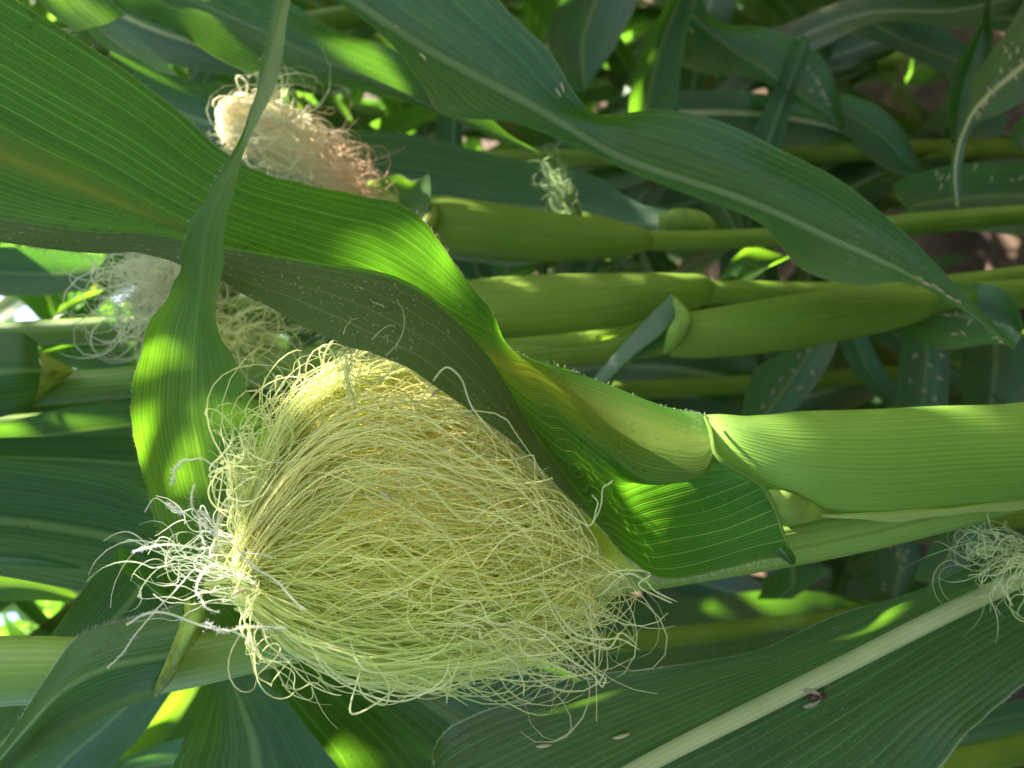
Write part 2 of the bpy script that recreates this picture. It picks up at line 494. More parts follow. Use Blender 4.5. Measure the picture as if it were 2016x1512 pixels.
SHB = stem_mat('sheath_field', (0.145, 0.25, 0.03), (0.20, 0.30, 0.045), nline=16, bump=.7, dark=.45, fac=0.3, trn=(0.25, 0.42, 0.03), rough=0.45)
HUM = stem_mat('husk_green', (0.42, 0.50, 0.13), (0.50, 0.57, 0.18), nline=36, fac=0.5, trn=(0.6, 0.72, 0.15), rough=0.5, fuzz=0.2)
COLM = plain_mat('collar_cream', (0.22, 0.33, 0.06), rough=0.6, var=0.25, scale=90, fac=0.35)
COLY = plain_mat('collar_yellow', (0.20, 0.26, 0.03), rough=0.6, var=0.35, scale=120, fac=0.3)
RIBM = stem_mat('midrib_pale', (0.50, 0.52, 0.24), (0.68, 0.66, 0.38), nline=7, fac=0.3, rough=0.45, dark=0.75)
RIBG = stem_mat('midrib_green', (0.16, 0.25, 0.10), (0.2, 0.29, 0.13), nline=12, fac=0.3, rough=0.4)
SILK = tint_mat('silk', fac=0.6, rough=0.38, clear=0.42)
HAIR = plain_mat('leaf_hair', (0.5, 0.52, 0.42), rough=0.5, fac=0.5, bump=0)
ANTH = plain_mat('anther_straw', (0.62, 0.52, 0.33), rough=0.6, var=0.2, scale=400, fac=0.25)
SOIL = plain_mat('soil', (0.075, 0.050, 0.037), rough=0.95, var=0.4, scale=28, bump=0.9, spec=0.1)

# ------------------------------------------------------------------ ground
def build_ground():
    mb = MB()
    n = 190
    xs = np.concatenate([np.linspace(-80, -4.2, 12), np.linspace(-4, 4.5, n), np.linspace(4.8, 80, 12)])
    ys = np.concatenate([np.linspace(-60, -2.2, 8), np.linspace(-2, 6, n), np.linspace(6.4, 140, 14)])
    X, Y = np.meshgrid(xs, ys, indexing='ij')
    r2 = np.random.default_rng(3)
    Z = np.zeros_like(X)
    for k in range(26):
        fr = r2.uniform(6, 70); a = r2.uniform(0, 6.28); ph = r2.uniform(0, 6.28)
        Z += 0.12 / fr * np.sin(X * math.cos(a) * fr + Y * math.sin(a) * fr + ph)
    ins = (np.abs(X - 0.2) < 4.2) & (Y > -2) & (Y < 6)
    Z = np.where(ins, Z + r2.uniform(0, 0.012, X.shape), 0)
    mb.add(np.stack([X, Y, Z], -1).reshape(-1, 3), gridfaces(len(xs), len(ys))[:, ::-1], np.stack([X, Y], -1).reshape(-1, 2))
    o = link('ground', mb.mesh('ground', SOIL), None, 'structure')
    return o
build_ground()

ALL_SHEETS = []   # (world vertices grid) of the traced leaves, for anthers

def leaf_part(parent, name, sheets, mat, hair=None, rib=None, label=None):
    """sheets: list of dict(G=world grid, us, n, m, ...)"""
    mb = MB(); As = []
    for s in sheets:
        s = dict(s)
        As.append(sheet(mb, s.pop('G'), s.pop('us', US5), s.pop('n', 60), s.pop('m', 21), **s))
    me = mb.mesh(name, mat)
    o = wlink(name, me, parent)
    if label:
        o['label'] = label
    if rib:
        A = As[0]; m = A.shape[1]
        c = A[:, m // 2]
        tgt = rib['r']
        rr = np.interp(np.linspace(0, 1, len(c)), np.linspace(0, 1, len(tgt)), tgt)
        mb2 = MB()
        tube(mb2, c[::2] - fw * rr[::2, None] * rib.get('lift', 0.1), rr[::2], len(c), 10, squash=rib.get('squash', 0.5))
        wlink('midrib', mb2.mesh('midrib', rib.get('mat', RIBG)), o)
    if hair:
        hb = MB()
        for (idx, length, dens) in hair:
            A = As[0]
            e = A[:, idx]; inn = A[:, 2 if idx == 0 else -3]
            n = int(dens)
            t = rng.uniform(0, len(e) - 1.01, n)
            i = t.astype(int); f = (t - i)[:, None]
            p = e[i] * (1 - f) + e[i + 1] * f
            out = e[i] - inn[i]; out /= np.linalg.norm(out, axis=1, keepdims=True) + 1e-9
            tan = e[np.minimum(i + 1, len(e) - 1)] - e[i]; tan /= np.linalg.norm(tan, axis=1, keepdims=True) + 1e-9
            dirv = out + tan * rng.normal(0, .45, (n, 1)) + rng.normal(0, 0.35, (n, 3))
            dirv /= np.linalg.norm(dirv, axis=1, keepdims=True)
            ll = length * rng.uniform(0.4, 1.3, (n, 1))
            L = np.stack([p, p + dirv * ll * .5 + rng.normal(0, .08, (n, 3)) * ll, p + dirv * ll], 1)
            strands(hb, L, np.full(n, 0.00007), k=3, taper=0.3)
        h = wlink('edge_hair', hb.mesh('edge_hair', HAIR), o, 'stuff')
    ALL_SHEETS.append((o, me))
    return o

def taper_off(st):
    """blades that leave the picture still end in a point"""
    st = [list(q) for q in st]
    a, b = np.array(st[-2], float), np.array(st[-1], float)
    w = math.hypot(b[0] - b[4], b[1] - b[5])
    if w < 40 or (-20 < b[2] < 2036 and -20 < b[3] < 1532):
        return st
    dx = b[2:4] - a[2:4]
    dx = dx / (np.linalg.norm(dx) + 1e-6) * max(w * 1.2, 120)
    dd = np.clip(b[6] - a[6], -.01, .01)
    for k, f in ((1, .62), (2.2, .02)):
        c = b[2:4] + dx * k
        u = (b[0:2] - b[2:4]) * f + c; l = (b[4:6] - b[2:4]) * f + c
        st.append([*u, *c, *l, b[6] + dd * k, b[7] * f, b[8] * f])
    return st

def bl(parent, st, mat=LF, n=60, m=21, hair=None, rib=None, label=None, **kw):
    st = taper_off(st); n += 12
    return leaf_part(parent, 'leaf', [dict(G=blade_grid(st), n=n, m=m, **kw)], mat, hair, rib, label)

def bq(parent, d, st, mat=LF, fold=0.006, tw=0.0, n=40, m=13, rib=None, ds=None, **kw):
    """quick blade: stations of three pixel points at one depth (ds = per-station depth change)"""
    out = []
    for i, s in enumerate(st):
        dd = d + (ds[i] if ds else 0)
        out.append((*s, dd, tw, fold))
    return bl(parent, out, mat, n=n, m=m, rib=rib, **kw)

STALKS = []
def stalk_part(parent, path, mat=STM, name='stalk', n=60, k=18, top=2.15):
    mb = MB()
    p = np.array(path, float)
    w = PA(p[:, :3]); r = p[:, 3] * p[:, 2] / FPX
    if w[-1, 2] < w[0, 2]:
        w = w[::-1]; r = r[::-1]
    dirn = w[-1] - w[-2]; dirn = dirn / dirn[2]
    ex_ = [w]; er = [r]; z = w[-1, 2]; c = w[-1].copy(); rr = r[-1]
    while z < top - .05:
        st = min(.2, top - z)
        dirn = dirn * np.array([.6, .6, 1]); c = c + dirn * st; z += st; rr *= .9
        ex_.append(c[None].copy()); er.append(np.array([rr]))
    d0 = w[0] - w[1]; d0 = d0 / -d0[2] if d0[2] < 0 else d0
    if w[0, 2] > 0:
        ex_.insert(0, (w[0] + np.array([0, 0, -1]) * (w[0, 2] + .03) + np.array([d0[0], d0[1], 0]) * w[0, 2] * .25)[None]); er.insert(0, np.array([r[0]]))
    w = np.concatenate(ex_); r = np.concatenate(er)
    STALKS.append((parent, w))
    def radf(l, th):
        r = np.ones(np.broadcast(l, th).shape)
        return r * (1 + 0.015 * np.sin(th * 3 + l * 9))
    tube(mb, w, r, n + 30, k, radf=radf)
    return wlink(name, mb.mesh(name, mat), parent)

# ================================================================== MAIN PLANT
main = thing('corn_plant', 'nearest corn plant, with the large pale yellow silk tassel hanging from its ear', 'corn plant',
             P(2600, 820, 0.42) * np.array([1, 1, 0]))
stalk_part(main, [(3900, 620, .60, 56), (2600, 800, .40, 60), (2250, 890, .345, 62), (2016, 941, .325, 62), (1663, 1031, .312, 60), (1316, 1096, .303, 58), (1180, 1117, .300, 56), (800, 1203, .292, 50),
                  (560, 1262, .286, 46), (300, 1312, .277, 54), (0, 1322, .268, 66), (-300, 1345, .262, 68), (-1200, 1420, .245, 60)], n=110)
# sheath around stalk and ear shank: open front edge towards the lower side
mb = MB()
path = [(2500, 800, .375, 84), (2250, 850, .340, 92), (2016, 889, .312, 97), (1850, 900, .303, 101), (1700, 909, .297, 103), (1560, 903, .293, 94), (1470, 882, .293, 68), (1405, 858, .298, 44), (1340, 850, .306, 24), (1290, 845, .310, 8)]
ptube(mb, path, 70, 40, squash=0.75)
sheath = wlink('sheath', mb.mesh('sheath', SHM), main)
# thin hairy margin of the sheath along its lower side
mb = MB()
rows = [(2016, 978, .303), (1900, 993, .297), (1750, 1008, .291), (1640, 1011, .288), (1580, 1000, .286)]
rows2 = [(2016, 1000, .306), (1900, 1012, .300), (1750, 1024, .294), (1640, 1022, .289), (1590, 1012, .284)]
G = PA(np.array([[a, [(a[0] + b[0]) / 2, (a[1] + b[1]) / 2, min(a[2], b[2]) - .001], b] for a, b in zip(rows, rows2)]))
sheet(mb, G, [0, .5, 1], 40, 7, ruff=0.0006, rfreq=120)
wlink('sheath_margin', mb.mesh('sheath_margin', HUM), main)
# pale stem triangle and shank in the leaf axil
mb = MB()
ptube(mb, [(1950, 955, .318, 20), (1800, 985, .315, 30), (1660, 1032, .312, 38), (1540, 1066, .310, 40), (1400, 1088, .306, 44), (1250, 1095, .298, 56)], 40, 20)
wlink('ear_shank', mb.mesh('ear_shank', HUM), main)
mb = MB()
ptube(mb, [(1640, 1012, .290, 6), (1580, 1006, .284, 26), (1545, 1000, .2825, 36), (1512, 985, .283, 26), (1490, 970, .286, 8)], 24, 16, squash=.5)
wlink('axil_bud', mb.mesh('axil_bud', COLM), main)

# ---- blade A: long diagonal leaf, its lower margin folded over towards us
rowsA = [
 [(1392, 822, .297), (1400, 850, .288), (1408, 895, .278), (1428, 918, .277), (1500, 965, .279), (1556, 1094, .276)],
 [(1330, 806, .301), (1340, 828, .293), (1378, 938, .268), (1335, 925, .284), (1400, 1010, .284), (1460, 1112, .277)],
 [(1200, 757, .304), (1210, 778, .298), (1268, 938, .268), (1250, 955, .283), (1300, 1030, .283), (1370, 1134, .276)],
 [(1100, 722, .302), (1112, 742, .298), (1180, 870, .274), (1210, 960, .276), (1245, 1040, .274), (1290, 1134, .270)],
 [(1003, 690, .296), (1035, 708, .292), (1090, 800, .276), (1140, 905, .270), (1185, 1000, .263), (1232, 1098, .258)],
 [(965, 620, .286), (995, 692, .284), (1055, 790, .276), (1110, 895, .267), (1168, 1010, .256), (1172, 1026, .250)],
 [(930, 565, .285), (950, 675, .283), (1000, 750, .276), (1050, 840, .266), (1110, 932, .254), (1088, 940, .243)],
 [(900, 520, .284), (895, 652, .281), (950, 712, .274), (1000, 780, .265), (1050, 850, .253), (1005, 862, .238)],
 [(865, 475, .282), (838, 626, .279), (885, 665, .272), (935, 700, .263), (980, 730, .252), (900, 792, .235)],
 [(835, 435, .280), (770, 598, .276), (810, 612, .270), (855, 622, .262), (895, 630, .252), (778, 718, .233)],
 [(775, 397, .276), (690, 565, .272), (715, 560, .267), (745, 556, .260), (780, 552, .252), (640, 662, .233)],
 [(670, 378, .270), (570, 522, .266), (582, 520, .262), (597, 519, .257), (615, 519, .250), (500, 590, .237)],
 [(520, 342, .263), (420, 468, .260), (428, 475, .256), (434, 482, .251), (445, 490, .246), (395, 535, .2385)],
 [(425, 285, .258), (300, 412, .256), (300, 430, .252), (300, 445, .248), (300, 461, .243), (290, 496, .238)],
 [(330, 200, .253), (180, 350, .252), (190, 395, .248), (200, 430, .245), (195, 458, .240), (185, 499, .236)],
 [(190, 100, .248), (60, 297, .247), (60, 350, .244), (60, 400, .241), (55, 440, .236), (0, 480, .226)],
 [(20, -8, .242), (-120, 205, .242), (-130, 270, .239), (-140, 330, .236), (-150, 400, .232), (-170, 440, .222)],
 [(-150, -120, .236), (-300, 120, .237), (-310, 180, .235), (-320, 240, .232), (-330, 300, .228), (-350, 340, .220)],
 [(-420, -260, .226), (-480, 20, .230), (-490, 60, .228), (-500, 100, .226), (-510, 140, .224), (-520, 170, .216)],
 [(-820, -420, .216), (-840, -250, .219), (-845, -235, .218), (-850, -220, .217), (-855, -205, .216), (-860, -190, .212)],
 [(-1150, -520, .210), (-1152, -518, .210), (-1153, -517, .210), (-1154, -516, .210), (-1155, -515, .210), (-1156, -514, .2095)],
]
rowsA = np.array(rowsA, float)
for i in range(len(rowsA)):     # the blade leans towards us above its base
    k_ = np.interp(i, [2, 4, 6, 8, 12, 18], [0, .006, .010, .012, .012, .006])
    rowsA[i, :, 2] -= k_ * np.array([1, 1, .6, .35, .1, 0])
leaf_part(main, 'leaf', [dict(G=PA(rowsA), us=[0, .42, .58, .72, .86, 1], n=150, m=64, ruff=0.0008, rfreq=95, scal=0.00035, seed=1)], LA,
          hair=[(0, 0.0016, 260), (-1, 0.0026, 900)])
# collar rim of blade A
mb = MB()
ptube(mb, [(1388, 820, .290, 3), (1400, 850, .2835, 5), (1409, 893, .278, 5), (1437, 918, .2765, 5), (1498, 956, .2785, 5), (1522, 994, .278, 4), (1546, 1060, .276, 3), (1560, 1094, .274, 2)], 50, 10, squash=.6)
wlink('collar', mb.mesh('collar', SHM), main)
# auricle tip
mb = MB()
G = PA(np.array([[(1520, 1085, .272), (1538, 1078, .270), (1556, 1080, .272)], [(1538, 1098, .270), (1550, 1094, .267), (1566, 1096, .271)], [(1556, 1112, .270), (1561, 1112, .269), (1566, 1110, .271)]]))
sheet(mb, G, [0.1, .3, .45], 14, 10)
wlink('auricle', mb.mesh('auricle', LF), main)

# ---- blade D: upright leaf in front, wavy pale edge
stD = [
 (604, -330, 605, -330, 606, -330, .205, .0, .000), (578, -220, 590, -220, 602, -220, .208, .003, .000), (556, -90, 575, -90, 592, -90, .211, .004, .001),
 (540, 0, 560, 0, 577, 0, .214, .004, .002), (507, 165, 520, 165, 535, 165, .217, .005, .003), (463, 300, 470, 302, 479, 306, .219, .006, .003),
 (407, 378, 432, 385, 458, 398, .221, .007, .004), (362, 465, 405, 465, 441, 465, .224, .006, .005), (346, 555, 395, 558, 432, 560, .229, .004, .005),
 (294, 636, 385, 640, 431, 640, .235, .002, .006), (271, 710, 380, 700, 455, 695, .241, .0, .007), (258, 800, 377, 800, 500, 795, .249, -.003, .007),
 (263, 860, 385, 860, 528, 850, .255, -.005, .006), (280, 930, 400, 930, 560, 920, .262, -.006, .005), (299, 1000, 420, 1000, 580, 1000, .269, -.006, .004),
 (315, 1080, 450, 1080, 600, 1080, .277, -.004, .003), (336, 1180, 480, 1180, 620, 1160, .286, -.002, .000), (430, 1262, 530, 1252, 630, 1240, .295, 0, -.004)]
bl(main, stD, LD, n=130, m=35, ruff=0.0006, rfreq=110, scal=0.0006, seed=4, hair=[(0, 0.0009, 260)])

# ---- collar leaf K low on the left, wrapping the stalk
GK1 = PA(np.array([
 [(364, 1186, .266), (352, 1235, .255), (338, 1290, .251), (318, 1335, .253), (303, 1368, .262)],
 [(300, 1207, .262), (290, 1250, .253), (275, 1300, .249), (262, 1345, .250), (246, 1390, .257)],
 [(235, 1226, .258), (228, 1265, .251), (210, 1315, .247), (195, 1370, .247), (172, 1427, .252)],
 [(160, 1256, .254), (150, 1300, .248), (130, 1355, .244), (115, 1410, .243), (96, 1470, .247)],
 [(92, 1345, .250), (75, 1380, .245), (60, 1425, .240), (45, 1475, .239), (28, 1518, .243)],
 [(8, 1460, .246), (-10, 1490, .241), (-25, 1525, .236), (-40, 1560, .236), (-60, 1600, .238)],
 [(-120, 1610, .24), (-130, 1640, .235), (-140, 1660, .232), (-150, 1690, .232), (-160, 1720, .234)]]))
GK2 = PA(np.array([
 [(238, 1073, .284), (262, 1105, .286), (300, 1150, .287), (345, 1190, .284)],
 [(205, 1112, .287), (240, 1150, .290), (275, 1190, .292), (330, 1225, .290)],
 [(165, 1160, .290), (200, 1200, .294), (230, 1240, .296), (280, 1280, .296)],
 [(98, 1252, .291), (125, 1290, .295), (160, 1320, .298), (200, 1350, .298)],
 [(20, 1350, .290), (50, 1385, .294), (80, 1410, .297), (110, 1430, .297)],
 [(-80, 1460, .288), (-60, 1490, .291), (-40, 1510, .293), (-20, 1530, .294)]]))
GK3 = PA(np.array([
 [(238, 1072, .283), (233, 1092, .277), (236, 1115, .271), (252, 1135, .268), (300, 1162, .267), (348, 1188, .268)],
 [(250, 1085, .285), (248, 1100, .281), (255, 1122, .277), (275, 1142, .274), (315, 1166, .271), (350, 1190, .270)],
 [(285, 1112, .286), (286, 1125, .284), (292, 1140, .281), (305, 1155, .278), (330, 1173, .274), (352, 1192, .272)],
 [(330, 1160, .285), (331, 1166, .283), (334, 1172, .281), (338, 1178, .279), (346, 1186, .276), (354, 1194, .274)]]))
leaf_part(main, 'leaf', [dict(G=GK1, n=70, m=29, ruff=.0006, rfreq=60, seed=6), dict(G=GK2, us=[0, .3, .6, .9], n=40, m=17, ruff=.0005, seed=8), dict(G=GK3, us=[.55, .65, .72, .8, .9, .98], n=24, m=20)], LA.copy() if False else LF,
          hair=[(0, 0.0016, 420)])
mb = MB()
ptube(mb, [(368, 1180, .262, 8), (372, 1215, .253, 14), (362, 1255, .2475, 17), (345, 1295, .246, 15), (325, 1335, .249, 13), (304, 1368, .258, 6)], 40, 12, squash=.5)
wlink('collar', mb.mesh('collar', COLY), main)
mb = MB()
G = PA(np.array([[(366, 1185, .262), (372, 1205, .2535), (382, 1180, .256)], [(362, 1240, .2465), (385, 1235, .2455), (405, 1205, .254)], [(342, 1290, .244), (362, 1285, .244), (395, 1250, .250)], [(318, 1345, .249), (326, 1340, .249), (350, 1310, .250)]]))
sheet(mb, G, [0, .5, 1], 24, 12)
wlink('ligule', mb.mesh('ligule', COLM), main)

# ---- leaf F: broad leaf with a thick pale midrib, lower right
stF = [
 (2330, 900, 2340, 925, 2350, 960, .345, 0, .0), (2200, 985, 2240, 1000, 2290, 1090, .338, 0, .008), (2080, 1050, 2130, 1068, 2180, 1225, .330, -.003, .014),
 (1900, 1118, 2016, 1130, 2070, 1305, .322, -.006, .018), (1700, 1195, 1850, 1212, 1960, 1395, .315, -.008, .020), (1500, 1270, 1690, 1293, 1880, 1470, .310, -.010, .020),
 (1300, 1312, 1490, 1393, 1790, 1580, .306, -.012, .018), (1100, 1360, 1270, 1503, 1620, 1700, .304, -.014, .015), (925, 1412, 1060, 1620, 1380, 1820, .303, -.014, .012),
 (855, 1470, 860, 1720, 1120, 1900, .302, -.012, .010), (800, 1600, 660, 1850, 800, 2000, .300, -.006, .006), (520, 1990, 480, 2010, 500, 2050, .298, 0, 0)]
bl(main, stF, LFm, n=110, m=41, ruff=0.0012, rfreq=60, scal=0.0003, seed=9, rib=dict(r=[.0056, .0054, .005, .0048, .0045, .004, .0035, .003, .001], squash=.7, mat=RIBM, lift=0.0), hair=[(0, 0.001, 500), (-1, .001, 300)], wav=0.0004)

# ---- main ear: husk under the silk
ear = bpy.data.objects.new('ear', None); COL.objects.link(ear); ear.parent = main
ear.matrix_parent_inverse = Matrix.Translation(main.location).inverted()
ear.location = P(1180, 1060, .285)
def ehusk(e, path, n=50, k=22, mat=HUM, squash=.95):
    mb = MB()
    ptube(mb, path, n, k, squash=squash, radf=lambda l, th: 1 + .05 * np.sin(th * 4 + l * 25) + .03 * np.sin(th * 9 + l * 40))
    return wlink('husk', mb.mesh('husk', mat), e)
ehusk(ear, [(1300, 1086, .300, 40), (1200, 1070, .292, 62), (1050, 1055, .284, 76), (900, 1060, .281, 72), (750, 1075, .277, 60), (600, 1100, .270, 38), (520, 1120, .264, 24), (470, 1130, .260, 10)])

# ---- main silk
def silk_cols(n, a, b, spread=.08, seed=0):
    r2 = np.random.default_rng(seed)
    t = r2.uniform(0, 1, (n, 1))
    c = np.array(a) * (1 - t) + np.array(b) * t
    return np.clip(c * (1 + r2.normal(0, spread, (n, 1))), 0.02, .92)

def silk_mass(mb, sec, n, K=34, seed=0, clampx=False, rad=0.0003, wander=0.004, ca=(.62, .68, .26), cb=(.72, .60, .28), thr=(-math.pi, math.pi), rho=(.45, 1.0), curl=.006, endr=(.62, 1.0), start=0.0, drift=.5, colf=None, locks=0):
    """sec rows (px, py, d, half height px, half depth m)"""
    r2 = np.random.default_rng(seed)
    sec = np.array(sec, float)
    th = r2.uniform(thr[0], thr[1], n)
    ro = rho[0] + (rho[1] - rho[0]) * r2.uniform(0, 1, n) ** .6
    if locks:
        cl = r2.uniform(thr[0], thr[1], locks); cr_ = r2.uniform(rho[0], rho[1], locks)
        q_ = r2.integers(0, locks, n)
        th = np.where(r2.uniform(0, 1, n) < .72, cl[q_] + r2.normal(0, .05, n), th)
        ro = np.where(r2.uniform(0, 1, n) < .72, cr_[q_] + r2.normal(0, .03, n), ro)
    e = r2.uniform(endr[0], endr[1], n); s0 = start * r2.uniform(0, 1, n)
    s = s0[:, None] + (e - s0)[:, None] * np.linspace(0, 1, K)[None]
    k = len(sec) - 1
    x = np.clip(s * k, 0, k)
    fine = crom(sec, 200)
    idx = np.clip(s * 199, 0, 198.999); i = idx.astype(int); f = (idx - i)[..., None]
    q = fine[i] * (1 - f) + fine[i + 1] * f
    c = PA(q[..., :3])
    hy = np.maximum(q[..., 3], 1) * q[..., 2] / FPX
    hd = np.maximum(q[..., 4], 0.0005)
    thd = th[:, None] + (r2.normal(0, drift, n))[:, None] * s + snoise(n, K, 5, .17, seed + 1)[..., 0]
    rod = np.clip(ro[:, None] + snoise(n, K, 5, .09, seed + 2)[..., 0], .15, 1.12)
    L = c - vt * (np.sin(thd) * hy * rod)[..., None] + fw * (np.cos(thd) * hd * rod)[..., None]
    g = np.linspace(0, 1, K)[None, :, None] ** 1.2
    g = np.maximum(g, .3 * (start > 0))
    L = L + snoise(n, K, 9, wander * .45, seed + 9) * g
    L = L + snoise(n, K, 6, wander * .9, seed + 3) * g + snoise(n, K, 11, wander * .12, seed + 4) * g
    # tips curl
    ph = r2.uniform(0, 6.28, n)[:, None]; sg = np.where(r2.uniform(0, 1, n) < .5, -1, 1)[:, None]
    tt = np.clip((np.linspace(0, 1, K)[None] - .72) / .28, 0, 1) ** 1.5
    a = ph + sg * tt * r2.uniform(1.5, 5.0, n)[:, None]
    cr = curl * r2.uniform(.3, 1.5, n)[:, None]
    L = L + (rt * ((np.cos(a) - np.cos(ph)) * cr)[..., None] + vt * ((np.sin(a) - np.sin(ph)) * cr)[..., None])
    L = L + fw * ((r2.normal(0, .5, n))[:, None] * tt * cr)[..., None]
    if clampx:
        px, py, d = project(L.reshape(-1, 3))
        lim = np.interp(py, [600, 690, 760, 850, 935, 1020, 1100, 1200], [880, 925, 975, 1025, 1085, 1150, 1195, 1400]) - np.repeat(r2.uniform(0, 30, n), K)
        ov = np.maximum(px - lim, 0) * .93
        L = L - rt * (ov * d / FPX).reshape(n, K)[..., None]
    cols = silk_cols(n, ca, cb, .1, seed + 5)
    if colf is not None:
        cols = colf(L, th, cols, r2)
    strands(mb, L, rad * r2.uniform(.75, 1.25, n), k=4, cols=cols)
    return L

secM = [(420, 1120, .262, 40, .008), (470, 1108, .262, 72, .010), (530, 1076, .262, 122, .015), (620, 1045, .264, 205, .022), (700, 1032, .266, 268, .026), (780, 1030, .267, 300, .027), (860, 1035, .267, 290, .027),
        (950, 1035, .268, 258, .025), (1030, 1042, .269, 225, .023), (1090, 1060, .270, 180, .02), (1135, 1075, .270, 130, .016), (1165, 1085, .270, 90, .013), (1185, 1092, .270, 60, .01)]
def colM(L, th, cols, r2):
    # greener at the outside and the lower side, straw coloured in the upper middle
    px, py, d = project(L.reshape(-1, 3))
    py = py.reshape(L.shape[:2]); px = px.reshape(L.shape[:2])
    w = np.exp(-((py - 930) / 170) ** 2) * np.clip((px - 560) / 250, 0, 1)
    w = np.clip(w * 1.0 + r2.normal(0, .15, (len(L), 1)), 0, 1)[..., None]
    g = np.array([.94, .95, .46]); y = np.array([.97, .88, .48])
    c = g * (1 - w) + y * w
    return np.clip(c * (1 + r2.normal(0, .1, (len(L), 1, 1))), .03, .96)
mb = MB()
silk_mass(mb, secM, 880, K=44, clampx=True, seed=21, wander=.0034, rho=(.55, 1.0), curl=.0035, colf=colM, rad=.00022, drift=.3, locks=46, start=.10)
silk_mass(mb, secM, 110, K=50, clampx=True, seed=26, wander=.0075, rho=(.9, 1.1), curl=.007, colf=colM, rad=.00023, drift=1.0, endr=(.45, 1))
silk_mass(mb, secM, 340, K=44, clampx=True, seed=31, wander=.0082, rho=(.6, 1.02), curl=.007, colf=colM, rad=.00024, drift=.55, start=.25)
# combed lower band and straw coloured middle band
silk_mass(mb, [(475, 1135, .254, 62, .011), (530, 1175, .252, 50, .012), (620, 1225, .250, 70, .014), (740, 1255, .250, 75, .014), (860, 1250, .252, 72, .014), (980, 1235, .255, 70, .014), (1080, 1195, .258, 70, .013), (1140, 1160, .262, 55, .01)],
          200, K=42, clampx=True, seed=41, wander=.0026, rho=(.1, 1.0), curl=.006, ca=(.78, .88, .36), cb=(.86, .88, .46), rad=.00027, endr=(.6, 1), drift=.3)
silk_mass(mb, [(475, 1120, .252, 62, .011), (540, 1010, .247, 80, .012), (640, 910, .245, 100, .013), (760, 880, .245, 110, .014), (880, 905, .247, 110, .014), (1000, 960, .250, 95, .013), (1085, 1020, .256, 85, .012), (1135, 1080, .262, 60, .01)],
          190, K=42, clampx=True, seed=51, wander=.0042, rho=(.1, 1.0), curl=.006, ca=(.94, .86, .46), cb=(.92, .90, .48), rad=.00026, endr=(.5, 1), drift=.3, start=.12)
silk_mass(mb, [(480, 1090, .254, 62, .011), (510, 980, .251, 60, .012), (560, 870, .250, 60, .013), (620, 790, .252, 45, .013), (700, 750, .258, 35, .012), (800, 760, .266, 35, .012), (900, 810, .270, 40, .012), (1010, 890, .272, 40, .01)],
          190, K=42, clampx=True, seed=61, wander=.003, rho=(.1, 1.0), curl=.007, ca=(.80, .88, .42), cb=(.88, .82, .48), rad=.00027, endr=(.35, 1), drift=.3)
# loose strands that soften the left rim
silk_mass(mb, [(540, 1110, .250, 60, .010), (490, 1030, .246, 62, .012), (470, 950, .245, 62, .013), (500, 870, .246, 60, .013), (560, 800, .248, 55, .012), (640, 750, .250, 45, .012)],
          60, K=46, seed=63, wander=.005, rho=(.1, 1.0), curl=.008, ca=(.86, .92, .46), cb=(.92, .92, .54), rad=.00022, endr=(.45, 1), start=.3)
silk_mass(mb, [(540, 1140, .250, 50, .010), (500, 1200, .246, 50, .012), (530, 1270, .245, 50, .013), (610, 1330, .246, 45, .013), (720, 1365, .248, 40, .012)],
          20, K=46, seed=64, wander=.0035, rho=(.1, 1.0), curl=.005, ca=(.86, .92, .46), cb=(.92, .92, .54), rad=.00022, endr=(.45, 1), start=.3)
# lower right fringe
silk_mass(mb, [(900, 1180, .250, 60, .015), (960, 1200, .250, 60, .015), (1020, 1235, .252, 55, .014), (1060, 1275, .254, 50, .012), (1090, 1310, .256, 45, .01), (1110, 1340, .258, 40, .01)],
          40, K=40, seed=71, wander=.004, rho=(.1, 1.0), curl=.009, ca=(.86, .86, .48), cb=(.88, .80, .52), rad=.00028, endr=(.5, 1))
silk_mass(mb, [(1040, 1080, .255, 60, .015), (1090, 1090, .255, 60, .015), (1140, 1110, .256, 60, .012), (1180, 1150, .257, 55, .012), (1200, 1220, .258, 50, .01), (1220, 1270, .258, 40, .01)],
          18, K=40, seed=81, wander=.005, rho=(.1, 1.0), curl=.010, ca=(.86, .86, .5), cb=(.88, .82, .54), rad=.00024, endr=(.5, 1))
# thin tufts standing up at the crown
silk_mass(mb, [(520, 1115, .248, 62, .010), (440, 1085, .243, 50, .012), (370, 1060, .240, 75, .016), (300, 1060, .238, 95, .018), (240, 1070, .236, 105, .02)],
          24, K=40, seed=91, wander=.0026, rho=(.1, 1.0), curl=.004, ca=(.78, .88, .64), cb=(.86, .90, .70), rad=.00017, endr=(.35, 1))
silk_mass(mb, [(520, 1150, .248, 55, .010), (430, 1150, .243, 40, .012), (370, 1140, .240, 60, .014), (310, 1130, .238, 75, .015), (260, 1120, .237, 80, .016)],
          20, K=40, seed=95, wander=.0026, rho=(.1, 1.0), curl=.004, ca=(.78, .88, .64), cb=(.86, .90, .70), rad=.00017, endr=(.4, 1))
silk_mass(mb, [(700, 800, .245, 20, .006), (690, 750, .243, 25, .008), (695, 710, .242, 28, .01), (712, 680, .241, 26, .01), (720, 690, .240, 24, .01)],
          16, K=40, seed=97, wander=.003, rho=(.1, 1.0), curl=.006, ca=(.66, .74, .42), cb=(.76, .72, .42), rad=.00025, endr=(.5, 1))
